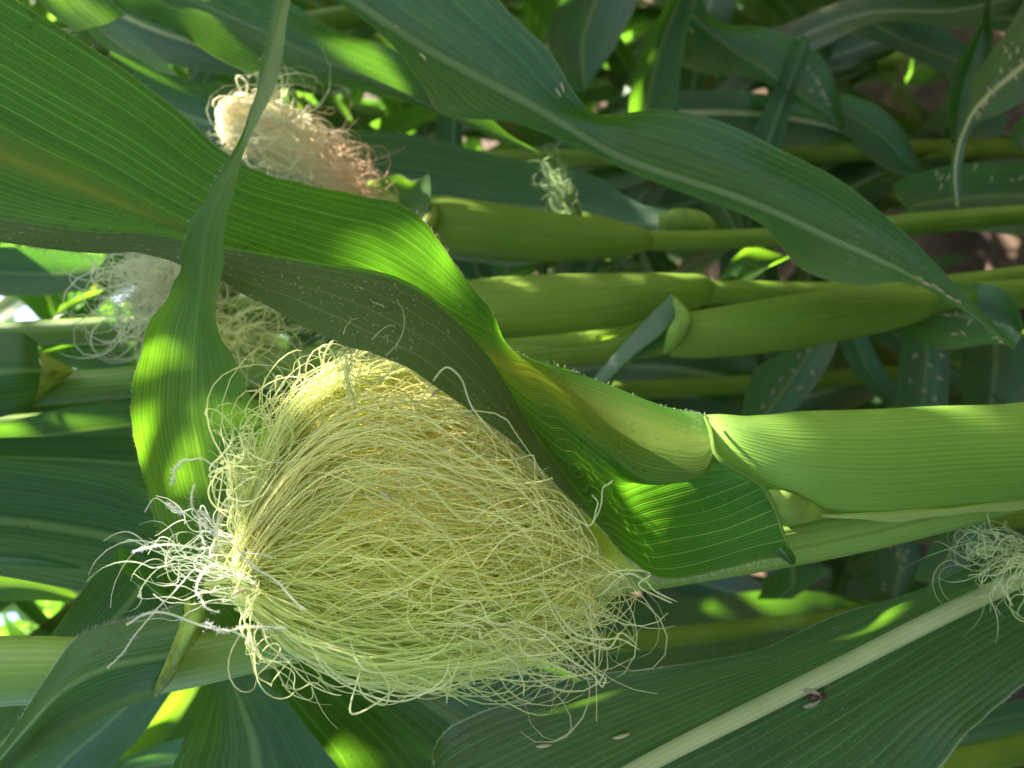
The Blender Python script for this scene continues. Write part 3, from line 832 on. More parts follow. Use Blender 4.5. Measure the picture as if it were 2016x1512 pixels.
# the few thick, downy strands at the crown that catch the sun: traced
THICK = [
 [(372, 1076, .236), (330, 1070, .236), (290, 1078, .236), (262, 1085, .235)][::-1] + [(400, 1082, .236), (440, 1070, .236), (480, 1056, .237)],
 [(350, 912, .238), (342, 930, .237), (339, 955, .237)],
 [(377, 955, .236), (384, 1000, .235), (392, 1040, .236), (402, 1072, .238)],
 [(327, 992, .238), (350, 1000, .237), (366, 1012, .236)],
 [(390, 1003, .237), (408, 1015, .236), (420, 1035, .236), (424, 1055, .237)],
 [(398, 1022, .238), (410, 1038, .237), (420, 1048, .237)],
 [(442, 987, .236), (440, 1005, .235), (432, 1025, .235), (425, 1050, .236), (418, 1080, .238), (412, 1100, .24)],
 [(462, 1060, .238), (470, 1085, .237), (478, 1102, .237), (500, 1120, .236), (530, 1135, .236), (560, 1160, .236), (590, 1190, .236), (602, 1205, .237)],
 [(478, 1088, .238), (510, 1092, .238), (545, 1098, .238)],
 [(248, 1228, .238), (285, 1205, .237), (320, 1204, .236), (370, 1218, .236), (420, 1235, .236), (460, 1245, .237), (495, 1262, .237), (514, 1296, .238)],
 [(430, 1245, .237), (480, 1236, .237), (530, 1235, .238), (562, 1235, .239)],
 [(405, 1226, .237), (425, 1238, .236), (438, 1246, .236)],
 [(430, 1110, .238), (405, 1120, .238), (388, 1160, .238), (400, 1190, .238), (430, 1205, .239)],
 [(500, 945, .240), (440, 930, .239), (400, 905, .239), (370, 905, .238), (352, 912, .238)],
 [(212, 1313, .235), (240, 1290, .235), (265, 1250, .236), (300, 1210, .237), (340, 1170, .239), (380, 1120, .241)],
]
for i, tpath in enumerate(THICK):
    w = PA(np.array(tpath, float))
    L = crom(w, 40)[None]
    L = L + snoise(1, 40, 7, .0003, 300 + i)
    strands(mb, L, np.array([.00034 if i not in (13, 14, 8) else .00025]), k=6, cols=np.array([[.90, .87, .74]]), taper=.5)
    # down: tiny side hairs
    nh = 110 if i not in (13, 14, 8) else 40
    idx = rng.integers(0, 39, nh)
    p = L[0][idx] + rng.normal(0, .00015, (nh, 3))
    dv = rng.normal(0, 1, (nh, 3)); dv /= np.linalg.norm(dv, axis=1, keepdims=True)
    ll = rng.uniform(.0007, .0016, (nh, 1))
    strands(mb, np.stack([p, p + dv * ll * .5, p + dv * ll], 1), np.full(nh, .00008), k=3, cols=np.full((nh, 3), .8), taper=.6)
# long free loops over the mass
LOOPS = [
 [(600, 1230, .24), (640, 1320, .238), (720, 1368, .237), (800, 1380, .237), (870, 1340, .238), (890, 1290, .24)],
 [(700, 1340, .24), (715, 1370, .238), (760, 1385, .238), (765, 1350, .238), (740, 1310, .238), (700, 1280, .238)],
 [(1000, 1215, .243), (1080, 1245, .242), (1140, 1290, .242), (1180, 1330, .243), (1195, 1345, .243)],
 [(1060, 1150, .246), (1120, 1240, .244), (1180, 1256, .243), (1220, 1258, .243), (1262, 1280, .243)],
 [(1180, 1170, .25), (1230, 1130, .247), (1265, 1140, .246), (1290, 1160, .246), (1332, 1188, .246)],
 [(1170, 1030, .25), (1185, 990, .246), (1190, 960, .245), (1207, 945, .245)],
 [(1100, 1000, .245), (1160, 1035, .243), (1175, 1000, .243), (1165, 975, .243)],
 [(1150, 1190, .25), (1165, 1240, .247), (1180, 1270, .247), (1178, 1310, .247)],
 [(1000, 1290, .246), (1020, 1320, .245), (1030, 1345, .245), (1030, 1370, .245)],
 [(940, 1290, .245), (930, 1320, .244), (935, 1352, .244)],
 [(880, 1310, .244), (890, 1345, .243), (880, 1385, .243)],
 [(700, 700, .246), (720, 668, .243), (728, 690, .242), (705, 720, .242), (690, 780, .242)],
 [(690, 800, .244), (760, 740, .242), (800, 700, .241), (798, 690, .241)],
 [(820, 810, .240), (870, 730, .232), (905, 740, .231), (930, 800, .232), (980, 860, .236)],
 [(600, 800, .242), (570, 790, .240), (560, 815, .240), (540, 860, .241)],
 [(560, 980, .238), (500, 940, .236), (440, 990, .235), (430, 1060, .236), (460, 1120, .24)],
]
for i, tpath in enumerate(LOOPS):
    w = PA(np.array(tpath, float))
    for q in range(2 if i < 5 else 1):
        L = crom(w, 44)[None] + snoise(1, 44, 6, .0022 * (q + .15), 400 + i * 5 + q)
        strands(mb, L, np.array([.0003]), k=5, cols=np.array([[.86, .88, .55]]))
me = mb.mesh('silk', SILK, True)
wlink('silk', me, ear, 'stuff')

def col2(L, th, cols, r2):
    px, py, d = project(L.reshape(-1, 3))
    w = np.clip((px.reshape(L.shape[:2]) - 590) / 120 + r2.normal(0, .15, (len(L), 1)), 0, 1)[..., None]
    return np.clip(cols[:, None] * (1 - w) + np.array([.84, .60, .44]) * w, .03, .95)
def add_ear(plant, basep, huskpath, silks, seed, mat=HUM, rad=.0003):
    e = bpy.data.objects.new('ear', None); COL.objects.link(e); e.parent = plant
    e.matrix_parent_inverse = Matrix.Translation(plant.location).inverted()
    e.location = basep
    if huskpath:
        ehusk(e, huskpath, n=36, k=16, mat=mat)
    mb = MB()
    for i, (sec, n, kw) in enumerate(silks):
        silk_mass(mb, sec, n, seed=seed + i * 10, **{**dict(K=36, rad=rad), **kw})
    wlink('silk', mb.mesh('silk', SILK, True), e, 'stuff')
    return e
# the second, lower ear of the main plant at the right edge
add_ear(main, P(2250, 1080, .33), [(2350, 960, .345, 40), (2200, 1040, .332, 55), (2100, 1090, .325, 40), (2040, 1110, .322, 14)],
        [([(2060, 1095, .318, 14, .005), (2010, 1085, .312, 45, .010), (1960, 1080, .309, 55, .013), (1910, 1090, .307, 50, .013), (1870, 1120, .306, 45, .012)], 38, dict(wander=.0035, curl=.005, rho=(.05, 1), ca=(.78, .86, .48), cb=(.86, .88, .56), endr=(.5, 1))),
         ([(2060, 1110, .316, 14, .005), (2000, 1110, .309, 40, .010), (1970, 1150, .306, 50, .013), (1960, 1190, .305, 50, .013), (1940, 1220, .305, 50, .012)], 16, dict(wander=.003, curl=.004, rho=(.05, 1), ca=(.78, .86, .48), cb=(.86, .88, .56), endr=(.4, 1)))], 500, rad=.0002)

# ================================================================== PLANT 2c
GR = 'corn plants of the row behind the near ear'
p2c = thing('corn_plant', 'corn plant just behind the near silk, its fat sheath ending in a small rolled leaf', 'corn plant', P(3300, 480, .75) * np.array([1, 1, 0]), GR)
stalk_part(p2c, [(4200, 430, .86, 26), (3000, 510, .66, 28), (2300, 565, .52, 30), (2016, 578, .48, 29), (1850, 588, .465, 27), (1600, 625, .452, 34), (1330, 665, .440, 33), (1000, 700, .428, 34), (610, 718, .414, 36), (200, 758, .400, 32), (-100, 775, .392, 36), (-900, 830, .37, 34)], STB, n=90)
mb = MB()
ptube(mb, [(1842, 590, .456, 12), (1828, 593, .452, 26), (1790, 600, .447, 38), (1730, 608, .444, 47), (1600, 628, .438, 53), (1450, 650, .432, 51), (1340, 662, .428, 44), (1312, 665, .427, 36)], 60, 26, squash=.9)
wlink('sheath', mb.mesh('sheath', SHB), p2c)
bl(p2c, [(1323, 578, 1337, 622, 1306, 680, .424, .0, -.008), (1284, 616, 1303, 655, 1268, 700, .422, .0, -.010), (1232, 670, 1252, 695, 1228, 725, .420, 0, -.008), (1182, 728, 1195, 748, 1195, 768, .418, 0, -.004), (1120, 800, 1130, 812, 1140, 822, .416, 0, 0), (1010, 900, 1015, 905, 1020, 910, .412, 0, 0)], LW, n=40, m=15)
mb = MB()
ptube(mb, [(1327, 585, .421, 5), (1345, 625, .414, 16), (1330, 660, .411, 18), (1310, 695, .416, 6)], 24, 10, squash=.5)
wlink('collar', mb.mesh('collar', COLM), p2c)
bl(p2c, [(1842, 585, 1830, 600, 1822, 612, .462, 0, 0), (1865, 562, 1805, 612, 1774, 648, .458, 0, .008), (1940, 558, 1890, 622, 1850, 687, .454, 0, .012), (1992, 585, 1978, 642, 1955, 677, .450, 0, .010), (2016, 640, 2010, 662, 2000, 682, .448, 0, .004)], LE, n=40, m=15)
# upper left collar and leaf
bl(p2c, [(74, 672, 80, 730, 68, 802, .388, .0, -.012), (38, 654, 30, 730, 18, 818, .384, 0, -.014), (-30, 660, -40, 738, -55, 832, .380, 0, -.010), (-120, 690, -130, 760, -140, 850, .376, 0, -.004), (-300, 760, -310, 800, -320, 860, .370, 0, 0)], LF, n=40, m=19, hair=[(0, .0012, 160)])
mb = MB()
G = PA(np.array([[(78, 688, .384), (80, 735, .373), (68, 798, .384)], [(100, 702, .384), (105, 735, .376), (82, 785, .386)], [(148, 728, .388), (140, 738, .384), (105, 762, .390)]]))
sheet(mb, G, [0, .5, 1], 20, 14)
wlink('ligule', mb.mesh('ligule', COLY), p2c)

# ================================================================== PLANT 2b
p2b = thing('corn_plant', 'corn plant with a whitish silk tuft, its sheath running above the near silk', 'corn plant', P(3300, 430, .80) * np.array([1, 1, 0]), GR)
stalk_part(p2b, [(4300, 400, .94, 24), (3000, 470, .72, 24), (2200, 530, .56, 24), (1850, 565, .515, 23), (1600, 578, .495, 23), (1378, 578, .482, 24), (1000, 620, .47, 26), (600, 630, .46, 26), (0, 660, .44, 26), (-800, 700, .41, 26)], STB, n=80)
mb = MB()
ptube(mb, [(1392, 572, .485, 16), (1382, 571, .480, 30), (1340, 578, .474, 40), (1280, 590, .470, 54), (1180, 606, .466, 68), (1050, 617, .460, 76), (920, 621, .454, 70), (780, 622, .448, 52), (640, 620, .443, 36), (520, 616, .438, 26), (440, 612, .436, 14)], 80, 28, squash=.85)
wlink('sheath', mb.mesh('sheath', SHB), p2b)
mb = MB()
G = PA(np.array([[(1000, 672, .420), (1010, 682, .421), (1010, 692, .424)], [(1130, 668, .421), (1130, 678, .422), (1130, 688, .426)], [(1240, 640, .428), (1240, 650, .428), (1240, 660, .432)], [(1330, 605, .44), (1330, 610, .44), (1335, 618, .444)]]))
sheet(mb, G, [0, .5, 1], 30, 7, ruff=.0005)
wlink('sheath_margin', mb.mesh('sheath_margin', SHB), p2b)
add_ear(p2b, P(640, 620, .44), [(640, 616, .437, 22), (540, 610, .432, 24), (470, 604, .428, 20), (430, 600, .426, 10)],
        [([(440, 605, .424, 14, .005), (380, 580, .415, 62, .016), (320, 570, .408, 82, .022), (260, 580, .404, 85, .022), (205, 590, .402, 80, .02)], 330, dict(wander=.006, curl=.010, rho=(.05, 1), ca=(.82, .86, .64), cb=(.90, .88, .74), endr=(.3, 1))),
         ([(430, 600, .420, 14, .005), (410, 640, .412, 40, .010), (450, 670, .408, 45, .012), (520, 680, .406, 50, .013), (590, 690, .405, 50, .012)], 90, dict(wander=.006, curl=.011, rho=(.05, 1), ca=(.80, .86, .44), cb=(.88, .84, .48), endr=(.45, 1)))], 600, mat=SHB, rad=.00034)

# ================================================================== PLANT 2a
p2a = thing('corn_plant', 'corn plant with sunlit cream silk and a curled, backlit leaf above its sheath', 'corn plant', P(3300, 310, .85) * np.array([1, 1, 0]), GR)
stalk_part(p2a, [(4300, 250, 1.0, 20), (3000, 330, .76, 20), (2300, 395, .62, 20), (2016, 422, .575, 19), (1815, 440, .55, 22), (1550, 465, .53, 19), (1258, 473, .515, 20), (900, 450, .50, 22), (400, 440, .48, 22), (-200, 440, .46, 22), (-900, 440, .43, 22)], STB, n=80)
mb = MB()
ptube(mb, [(1272, 472, .514, 12), (1262, 472, .510, 25), (1215, 472, .506, 34), (1150, 470, .503, 43), (1050, 465, .499, 51), (950, 452, .495, 55), (880, 443, .493, 57), (845, 438, .492, 54)], 50, 24, squash=.85)
wlink('sheath', mb.mesh('sheath', SHB), p2a)
leaf_part(p2a, 'leaf', [dict(G=PA(np.array([
 [(846, 345, .486), (848, 392, .475), (840, 440, .470), (848, 490, .485)], [(812, 358, .482), (800, 400, .478), (795, 440, .472), (800, 492, .485)],
 [(782, 344, .478), (762, 392, .482), (755, 430, .478), (755, 480, .485)], [(737, 357, .476), (702, 400, .482), (695, 430, .478), (690, 470, .484)],
 [(702, 386, .474), (645, 422, .478), (625, 442, .476), (620, 462, .480)], [(560, 420, .470), (540, 440, .474), (530, 450, .474), (520, 470, .474)], [(300, 430, .45), (290, 440, .452), (280, 450, .452), (270, 460, .45)]])), us=[0, .4, .7, 1], n=60, m=21, ruff=.0008)], LB, hair=[(0, .0012, 120)])
mb = MB()
ptube(mb, [(850, 392, .488, 6), (852, 420, .472, 14), (842, 445, .466, 15), (828, 460, .470, 9)], 20, 10, squash=.5)
wlink('collar', mb.mesh('collar', COLY), p2a)
mb = MB()
ptube(mb, [(1300, 440, .535, 20), (1340, 436, .53, 26), (1380, 440, .53, 22), (1400, 455, .53, 14)], 24, 14)
wlink('collar', mb.mesh('collar', COLM), p2a)
bl(p2a, [(1335, 412, 1345, 430, 1335, 450, .545, 0, 0), (1257, 400, 1245, 440, 1245, 490, .56, .0, .004), (1170, 347, 1140, 425, 1150, 505, .572, 0, .010), (1090, 322, 1060, 412, 1070, 515, .578, 0, .012), (1000, 312, 980, 405, 985, 520, .582, 0, .012), (824, 267, 800, 390, 810, 500, .585, 0, .01), (690, 255, 680, 370, 680, 480, .58, 0, .008), (540, 260, 520, 350, 520, 440, .57, 0, .004), (380, 270, 370, 330, 370, 400, .555, 0, 0), (180, 260, 180, 290, 180, 320, .54, 0, 0)], LW, n=60, m=19, ruff=.001)
bl(p2a, [(1815, 425, 1820, 440, 1810, 455, .57, 0, 0), (1757, 365, 1790, 410, 1800, 440, .60, 0, .006), (1850, 330, 1880, 392, 1890, 450, .615, 0, .012), (1950, 320, 1980, 385, 1990, 465, .62, 0, .012), (2060, 330, 2085, 390, 2090, 470, .63, 0, .01), (2250, 380, 2260, 420, 2270, 460, .64, 0, 0)], LW, n=40, m=17, ruff=.001)
bl(p2a, [(1560, 500, 1520, 520, 1470, 560, .54, 0, 0), (1552, 505, 1500, 530, 1450, 556, .548, 0, .004), (1480, 486, 1465, 512, 1446, 545, .55, 0, .006), (1440, 510, 1430, 530, 1415, 553, .556, .0, .004)], LB, n=24, m=13)
add_ear(p2a, P(900, 420, .50), [(920, 440, .50, 26), (780, 400, .488, 26), (660, 355, .478, 22), (560, 310, .470, 14), (500, 290, .466, 6)],
        [([(475, 290, .46, 20, .006), (448, 250, .452, 40, .012), (490, 250, .448, 52, .018), (570, 278, .446, 56, .020), (640, 318, .446, 52, .020), (695, 345, .447, 42, .016), (725, 350, .448, 35, .012)], 420, dict(wander=.0055, curl=.007, start=.3, colf=col2, rho=(.3, 1.05), ca=(.92, .88, .64), cb=(.90, .78, .56), endr=(.25, 1))),
         ([(500, 290, .455, 30, .01), (530, 250, .446, 40, .014), (545, 225, .442, 45, .016), (550, 195, .440, 50, .016)], 60, dict(wander=.006, curl=.012, rho=(.1, 1), ca=(.92, .90, .7), cb=(.9, .84, .62), endr=(.4, 1)))], 700, rad=.0003)
add_ear(p2a, P(1160, 440, .53), [(1220, 460, .535, 22), (1160, 440, .53, 20), (1130, 425, .527, 10)],
        [([(1145, 432, .518, 12, .006), (1125, 405, .512, 34, .012), (1105, 380, .508, 55, .016), (1085, 350, .505, 75, .018), (1070, 330, .503, 85, .02)], 90, dict(wander=.004, curl=.004, rho=(.05, 1), ca=(.40, .56, .26), cb=(.5, .6, .36), endr=(.45, 1)))], 800, mat=SHB, rad=.0003)

# ================================================================== PLANT 3: off the top edge, long drooping leaf E
p3 = thing('corn_plant', 'corn plant at the top edge whose long leaf droops across the stalks of the row', 'corn plant', P(3200, -250, .80) * np.array([1, 1, 0]), GR)
stalk_part(p3, [(4200, -260, 1.0, 22), (2400, -250, .62, 24), (1200, -245, .47, 26), (200, -235, .42, 26), (-900, -230, .37, 26)], STB, n=60)
def stE(rows, d0, d1, tw, fo):
    n = len(rows); out = []
    for i, r in enumerate(rows):
        t = i / (n - 1)
        out.append((*r, d0 + (d1 - d0) * t, tw, fo * min(1, 3 * t + .1, 4 * (1 - t))))
    return out
rowsE = [(560, -230, 430, -225, 440, -190), (780, -150, 520, -130, 520, -100), (930, -60, 610, -60, 600, -40), (1000, 20, 720, 22, 690, 20), (1080, 100, 850, 107, 771, 87), (1130, 180, 960, 165, 835, 170), (1166, 222, 1050, 212, 875, 225), (1218, 226, 1140, 265, 1000, 240),
         (1310, 217, 1220, 312, 1100, 272), (1420, 240, 1316, 347, 1223, 330), (1550, 300, 1430, 382, 1350, 387), (1650, 352, 1530, 420, 1490, 442), (1730, 415, 1640, 473, 1575, 530), (1800, 475, 1720, 510, 1680, 560), (1870, 548, 1810, 557, 1795, 552), (1940, 620, 1900, 612, 1888, 602), (2003, 690, 1997, 688, 1992, 684)]
bl(p3, stE(rowsE, .375, .405, .008, .016), LE, n=120, m=33, ruff=.0006, rfreq=40, rib=dict(r=[.003, .0032, .0032, .003, .0028, .0025, .002, .0014, .0006], squash=.5, lift=.0), seed=12, wav=.0006)
rowsN3 = [(420, -200, 330, -190, 300, -160), (440, -60, 260, -50, 200, -15), (570, 5, 395, 8, 340, 62), (660, 58, 530, 68, 450, 125), (750, 88, 650, 125, 560, 164), (812, 120, 745, 165, 690, 178), (860, 150, 820, 198, 790, 200), (930, 205, 890, 230, 870, 224), (1000, 262, 970, 268, 945, 255), (1065, 305, 1060, 303, 1050, 300)]
bl(p3, stE(rowsN3, .44, .48, .006, .014), LE, n=70, m=21, ruff=.0008, rib=dict(r=[.0025, .0025, .002, .0012, .0005], squash=.5, lift=.0), seed=13)

# ================================================================== leaves of further plants, traced
GB = 'corn plants in the rows behind'
pR = thing('corn_plant', 'corn plant far back near the top right corner, stalk rising from the brown soil', 'corn plant', P(2400, 240, 1.15) * np.array([1, 1, 0]), GB)
stalk_part(pR, [(2700, 235, 1.3, 24), (2250, 270, .98, 24), (1990, 290, .86, 22), (1790, 297, .80, 20), (1560, 305, .77, 18), (1200, 310, .73, 18), (600, 320, .70, 18), (0, 330, .66, 18)], STB)
bq(pR, .68, [(1360, -40, 1300, -30, 1280, -10), (1413, 42, 1378, 45, 1337, 65), (1510, 55, 1440, 94, 1342, 126), (1585, 85, 1505, 135, 1403, 148), (1630, 132, 1562, 180, 1490, 156), (1648, 182, 1612, 214, 1570, 200), (1666, 250, 1662, 258, 1652, 245)], LE, fold=.014, rib=dict(r=[.0022, .002, .0014, .0005], squash=.5, lift=0))
bq(pR, .72, [(1320, 178, 1335, 222, 1330, 265), (1450, 178, 1450, 222, 1440, 282), (1560, 198, 1560, 233, 1550, 290), (1650, 235, 1650, 255, 1660, 280), (1700, 290, 1700, 296, 1700, 303)], LW, fold=.01, rib=dict(r=[.003, .003, .0026, .002], squash=.5, lift=0, mat=RIBM))
bq(pR, .70, [(1640, 180, 1635, 205, 1625, 235), (1722, 205, 1700, 242, 1672, 272), (1772, 250, 1752, 282, 1712, 312), (1800, 300, 1792, 328, 1772, 346), (1815, 330, 1812, 335, 1808, 338)], LW, fold=.01)
bq(pR, .78, [(1740, 2, 1700, 34, 1662, 62), (1820, 38, 1780, 80, 1735, 86), (1890, 80, 1878, 118, 1850, 142), (1960, 150, 1955, 165, 1945, 178)], LW, fold=.01)
bq(pR, .70, [(1130, -40, 1190, -40, 1275, -40), (1076, 60, 1150, 70, 1238, 40), (1108, 150, 1150, 152, 1202, 108), (1138, 182, 1152, 178, 1172, 150)], LW, fold=.012)
bq(pR, .64, [(1385, -40, 1355, -40, 1330, -20), (1348, 80, 1305, 82, 1272, 80), (1332, 200, 1275, 202, 1240, 190), (1300, 280, 1270, 285, 1240, 280)], LF, fold=.01)
bq(pR, .82, [(1540, -30, 1520, -20, 1500, 0), (1600, 40, 1580, 55, 1560, 60), (1640, 110, 1625, 120, 1610, 122)], LF)
pH = thing('corn_plant', 'corn plant at the top right corner, pale leaf sprinkled with straw coloured anthers', 'corn plant', P(2500, 30, 1.0) * np.array([1, 1, 0]), GB)
stalk_part(pH, [(2900, 20, 1.2, 24), (2400, 20, .90, 24), (2150, -10, .76, 24), (1800, -60, .66, 22), (1000, -160, .60, 20), (-200, -260, .52, 20)], STB)
bl(pH, [(2050, -70, 2150, -10, 2210, 60, .60, 0, .012), (1998, 35, 2060, 90, 2110, 130, .585, 0, .014), (1950, 105, 1990, 150, 2040, 182, .572, 0, .013), (1912, 160, 1942, 192, 1980, 219, .562, 0, .011), (1904, 215, 1911, 230, 1922, 244, .556, 0, .006), (1880, 280, 1888, 286, 1900, 295, .552, 0, .003), (1871, 340, 1880, 345, 1892, 350, .550, 0, .003), (1880, 410, 1885, 412, 1892, 412, .55, 0, .001)], LW, n=60, m=15, rib=dict(r=[.002, .002, .0015, .001, .0005], squash=.5, lift=0, mat=RIBM))
bq(pH, .64, [(1960, -40, 1950, -40, 1940, -30), (1948, 30, 1940, 30, 1934, 35), (1956, 92, 1922, 100, 1904, 90), (1932, 172, 1898, 172, 1870, 152), (1906, 252, 1882, 262, 1868, 262), (1890, 290, 1885, 290, 1880, 290)], LE, fold=.01)
bq(pH, .60, [(2060, 180, 2040, 220, 2010, 230), (2040, 260, 2010, 270, 1990, 262), (2030, 300, 2016, 300, 2005, 295)], LW)

pQ = thing('corn_plant', 'corn plant low behind the near silk, half hidden by the broad pale ribbed leaf', 'corn plant', P(2200, 1170, 1.0) * np.array([1, 1, 0]), GB)
stalk_part(pQ, [(2500, 1140, 1.15, 20), (1900, 1185, .82, 20), (1656, 1211, .64, 13), (1500, 1232, .62, 15), (1380, 1248, .61, 19), (1100, 1275, .59, 20), (700, 1300, .56, 20), (100, 1360, .52, 20), (-500, 1400, .5, 20)], SHB)
bq(pQ, .66, [(1100, 1200, 1110, 1260, 1090, 1350), (1180, 1190, 1200, 1252, 1170, 1332), (1316, 1180, 1350, 1248, 1330, 1312), (1520, 1162, 1540, 1228, 1500, 1292), (1640, 1168, 1660, 1212, 1650, 1262), (1740, 1188, 1745, 1205, 1745, 1220)], LE, fold=.012)
bq(pQ, .72, [(1792, 1035, 1760, 1045, 1708, 1065), (1812, 1100, 1772, 1110, 1718, 1122), (1790, 1162, 1760, 1172, 1712, 1182), (1770, 1210, 1750, 1212, 1730, 1214)], LW, fold=.01)
bq(pQ, .60, [(1960, 1040, 1900, 1010, 1870, 1020), (1920, 1090, 1870, 1090, 1830, 1080), (1860, 1150, 1830, 1150, 1800, 1140)], LW, fold=.006)
bq(pQ, .62, [(1640, 1120, 1560, 1110, 1500, 1140), (1600, 1150, 1560, 1150, 1500, 1160), (1560, 1180, 1530, 1180, 1490, 1180)], LF)
pS = thing('corn_plant', 'corn plant at the lower right corner, thin pale stalk below the pale ribbed leaf', 'corn plant', P(2500, 1390, .85) * np.array([1, 1, 0]), GB)
stalk_part(pS, [(2900, 1330, 1.0, 26), (2300, 1420, .62, 26), (2016, 1475, .52, 26), (1840, 1508, .48, 26), (1500, 1570, .45, 26), (600, 1700, .41, 26), (-400, 1800, .38, 26)], SHB)
bq(pS, .58, [(2060, 1370, 2050, 1400, 2020, 1440), (1960, 1390, 1950, 1420, 1930, 1460), (1890, 1440, 1880, 1450, 1870, 1470)], LW)

pG = thing('corn_plant', 'corn plant at the bottom edge, its leaves fanning under the near stalk', 'corn plant', P(2400, 1750, .75) * np.array([1, 1, 0]), GB)
stalk_part(pG, [(3200, 1660, .9, 26), (2000, 1760, .58, 27), (1200, 1720, .47, 27), (500, 1745, .42, 28), (-300, 1800, .38, 28)], STB)
bl(pG, [(480, 1290, 440, 1300, 420, 1310, .345, 0, 0), (490, 1328, 455, 1336, 425, 1345, .345, 0, .002), (555, 1372, 480, 1402, 392, 1410, .348, .004, .008), (616, 1440, 500, 1462, 362, 1470, .352, .004, .012), (672, 1516, 512, 1530, 338, 1520, .358, .004, .014), (740, 1640, 570, 1650, 350, 1640, .375, 0, .01), (700, 1740, 620, 1740, 500, 1740, .40, 0, 0)], LF, n=50, m=21, ruff=.0008)
bl(pG, [(800, 1190, 640, 1220, 480, 1240, .395, .0, .006), (1000, 1262, 800, 1348, 560, 1380, .398, .004, .014), (1150, 1342, 905, 1418, 640, 1480, .402, .004, .018), (1270, 1430, 1010, 1500, 720, 1600, .41, 0, .014), (1250, 1600, 1100, 1640, 950, 1680, .43, 0, 0)], LF, n=50, m=21, rib=dict(r=[.0015, .0022, .0024, .002], squash=.5, lift=0))
bl(pG, [(350, 1330, 300, 1340, 250, 1345, .37, 0, .004), (292, 1430, 205, 1432, 120, 1430, .372, 0, .01), (205, 1530, 100, 1530, 0, 1530, .375, 0, .012), (100, 1680, 30, 1680, -60, 1670, .38, 0, 0)], LW, n=30, m=15)
bl(pG, [(440, 1290, 410, 1300, 380, 1310, .42, 0, .0), (425, 1340, 390, 1346, 345, 1352, .42, 0, .004), (390, 1420, 340, 1430, 290, 1432, .422, 0, .008), (345, 1502, 290, 1502, 232, 1492, .425, 0, .01), (280, 1620, 230, 1620, 180, 1600, .43, 0, 0)], LB, n=30, m=15)
bl(pG, [(365, 1450, 345, 1500, 335, 1545, .385, 0, .004), (290, 1474, 272, 1512, 262, 1560, .383, 0, .006), (212, 1512, 195, 1540, 185, 1580, .381, 0, .004), (100, 1620, 95, 1630, 90, 1640, .38, 0, 0)], LW, n=24, m=13)
# dark stack at the left edge
pM = thing('corn_plant', 'corn plant behind the near stalk at the left edge, stack of deep green hanging leaves', 'corn plant', P(2600, 1000, .9) * np.array([1, 1, 0]), GB)
stalk_part(pM, [(3200, 930, 1.1, 22), (2300, 1000, .80, 22), (1500, 1040, .66, 22), (800, 1040, .58, 24), (350, 1030, .53, 24), (-300, 1040, .48, 24)], STB)
bq(pM, .36, [(520, 980, 520, 1070, 520, 1160), (320, 972, 330, 1075, 332, 1185), (200, 934, 180, 1050, 200, 1172), (80, 914, 50, 1030, 60, 1145), (-60, 902, -80, 1018, -80, 1118), (-260, 900, -280, 990, -280, 1070)], LF, fold=.010, ds=[.06, .0, -.005, -.008, -.01, -.01])
bq(pM, .39, [(460, 860, 460, 920, 460, 980), (290, 855, 300, 915, 300, 985), (150, 858, 150, 905, 150, 960), (0, 862, 0, 900, 0, 940), (-160, 870, -160, 900, -160, 930)], LF, fold=.008, ds=[.05, 0, 0, 0, 0])
bq(pM, .325, [(-200, 1040, -200, 1070, -200, 1100), (-20, 1076, -20, 1095, -20, 1113), (60, 1086, 60, 1102, 60, 1116), (158, 1115, 161, 1118, 158, 1120)], LW, fold=.004)
bq(pM, .47, [(-60, 1108, -60, 1150, -60, 1190), (60, 1122, 60, 1155, 50, 1182), (155, 1170, 145, 1178, 135, 1186)], LB, fold=.004)
bq(pM, .46, [(300, 786, 300, 830, 295, 880), (150, 800, 140, 850, 130, 885), (0, 832, 0, 870, 0, 905), (-160, 860, -160, 880, -160, 900)], LF, fold=.006)
bq(pM, .50, [(290, 640, 260, 690, 240, 740), (190, 660, 150, 690, 110, 720), (90, 690, 60, 700, 30, 712)], LF, fold=.006)
bq(pM, .44, [(238, 625, 236, 636, 232, 650), (160, 640, 155, 652, 150, 668), (82, 656, 82, 664, 82, 673), (20, 660, 20, 668, 20, 676)], LW, fold=.002)
bq(pM, .52, [(210, 505, 190, 530, 170, 572), (100, 490, 90, 540, 80, 582), (-30, 486, -35, 535, -40, 580)], LW, fold=.006)
bq(pM, .50, [(206, 568, 195, 578, 180, 588), (165, 578, 155, 595, 136, 610), (120, 600, 110, 620, 95, 640)], LB, fold=.002)
# top left leaves of the plant beyond the upper edge
pN = thing('corn_plant', 'corn plant at the top left corner, sunlit leaf tips above the big diagonal leaf', 'corn plant', P(3200, -60, 1.0) * np.array([1, 1, 0]), GB)
stalk_part(pN, [(3400, -70, 1.25, 22), (2200, -60, .92, 22), (1200, -40, .76, 22), (500, 60, .66, 22), (-300, 90, .58, 22)], STB)
bq(pN, .37, [(150, -120, 90, -120, 40, -110), (195, -40, 125, -40, 62, -28), (222, 0, 165, 12, 95, 22), (248, 30, 207, 48, 150, 63)], LB, fold=.006)
bq(pN, .55, [(330, -60, 250, -40, 180, -20), (402, 48, 350, 40, 262, 30), (462, 90, 432, 86, 382, 76), (493, 107, 488, 105, 482, 103)], LB, fold=.008)
bq(pN, .60, [(230, -60, 130, -30, 100, 0), (382, 28, 272, 46, 190, 72), (482, 94, 402, 93, 330, 126), (565, 150, 522, 136, 470, 152), (640, 190, 630, 180, 610, 185)], LW, fold=.01, rib=dict(r=[.002, .002, .0018, .001], squash=.5, lift=0, mat=RIBM))
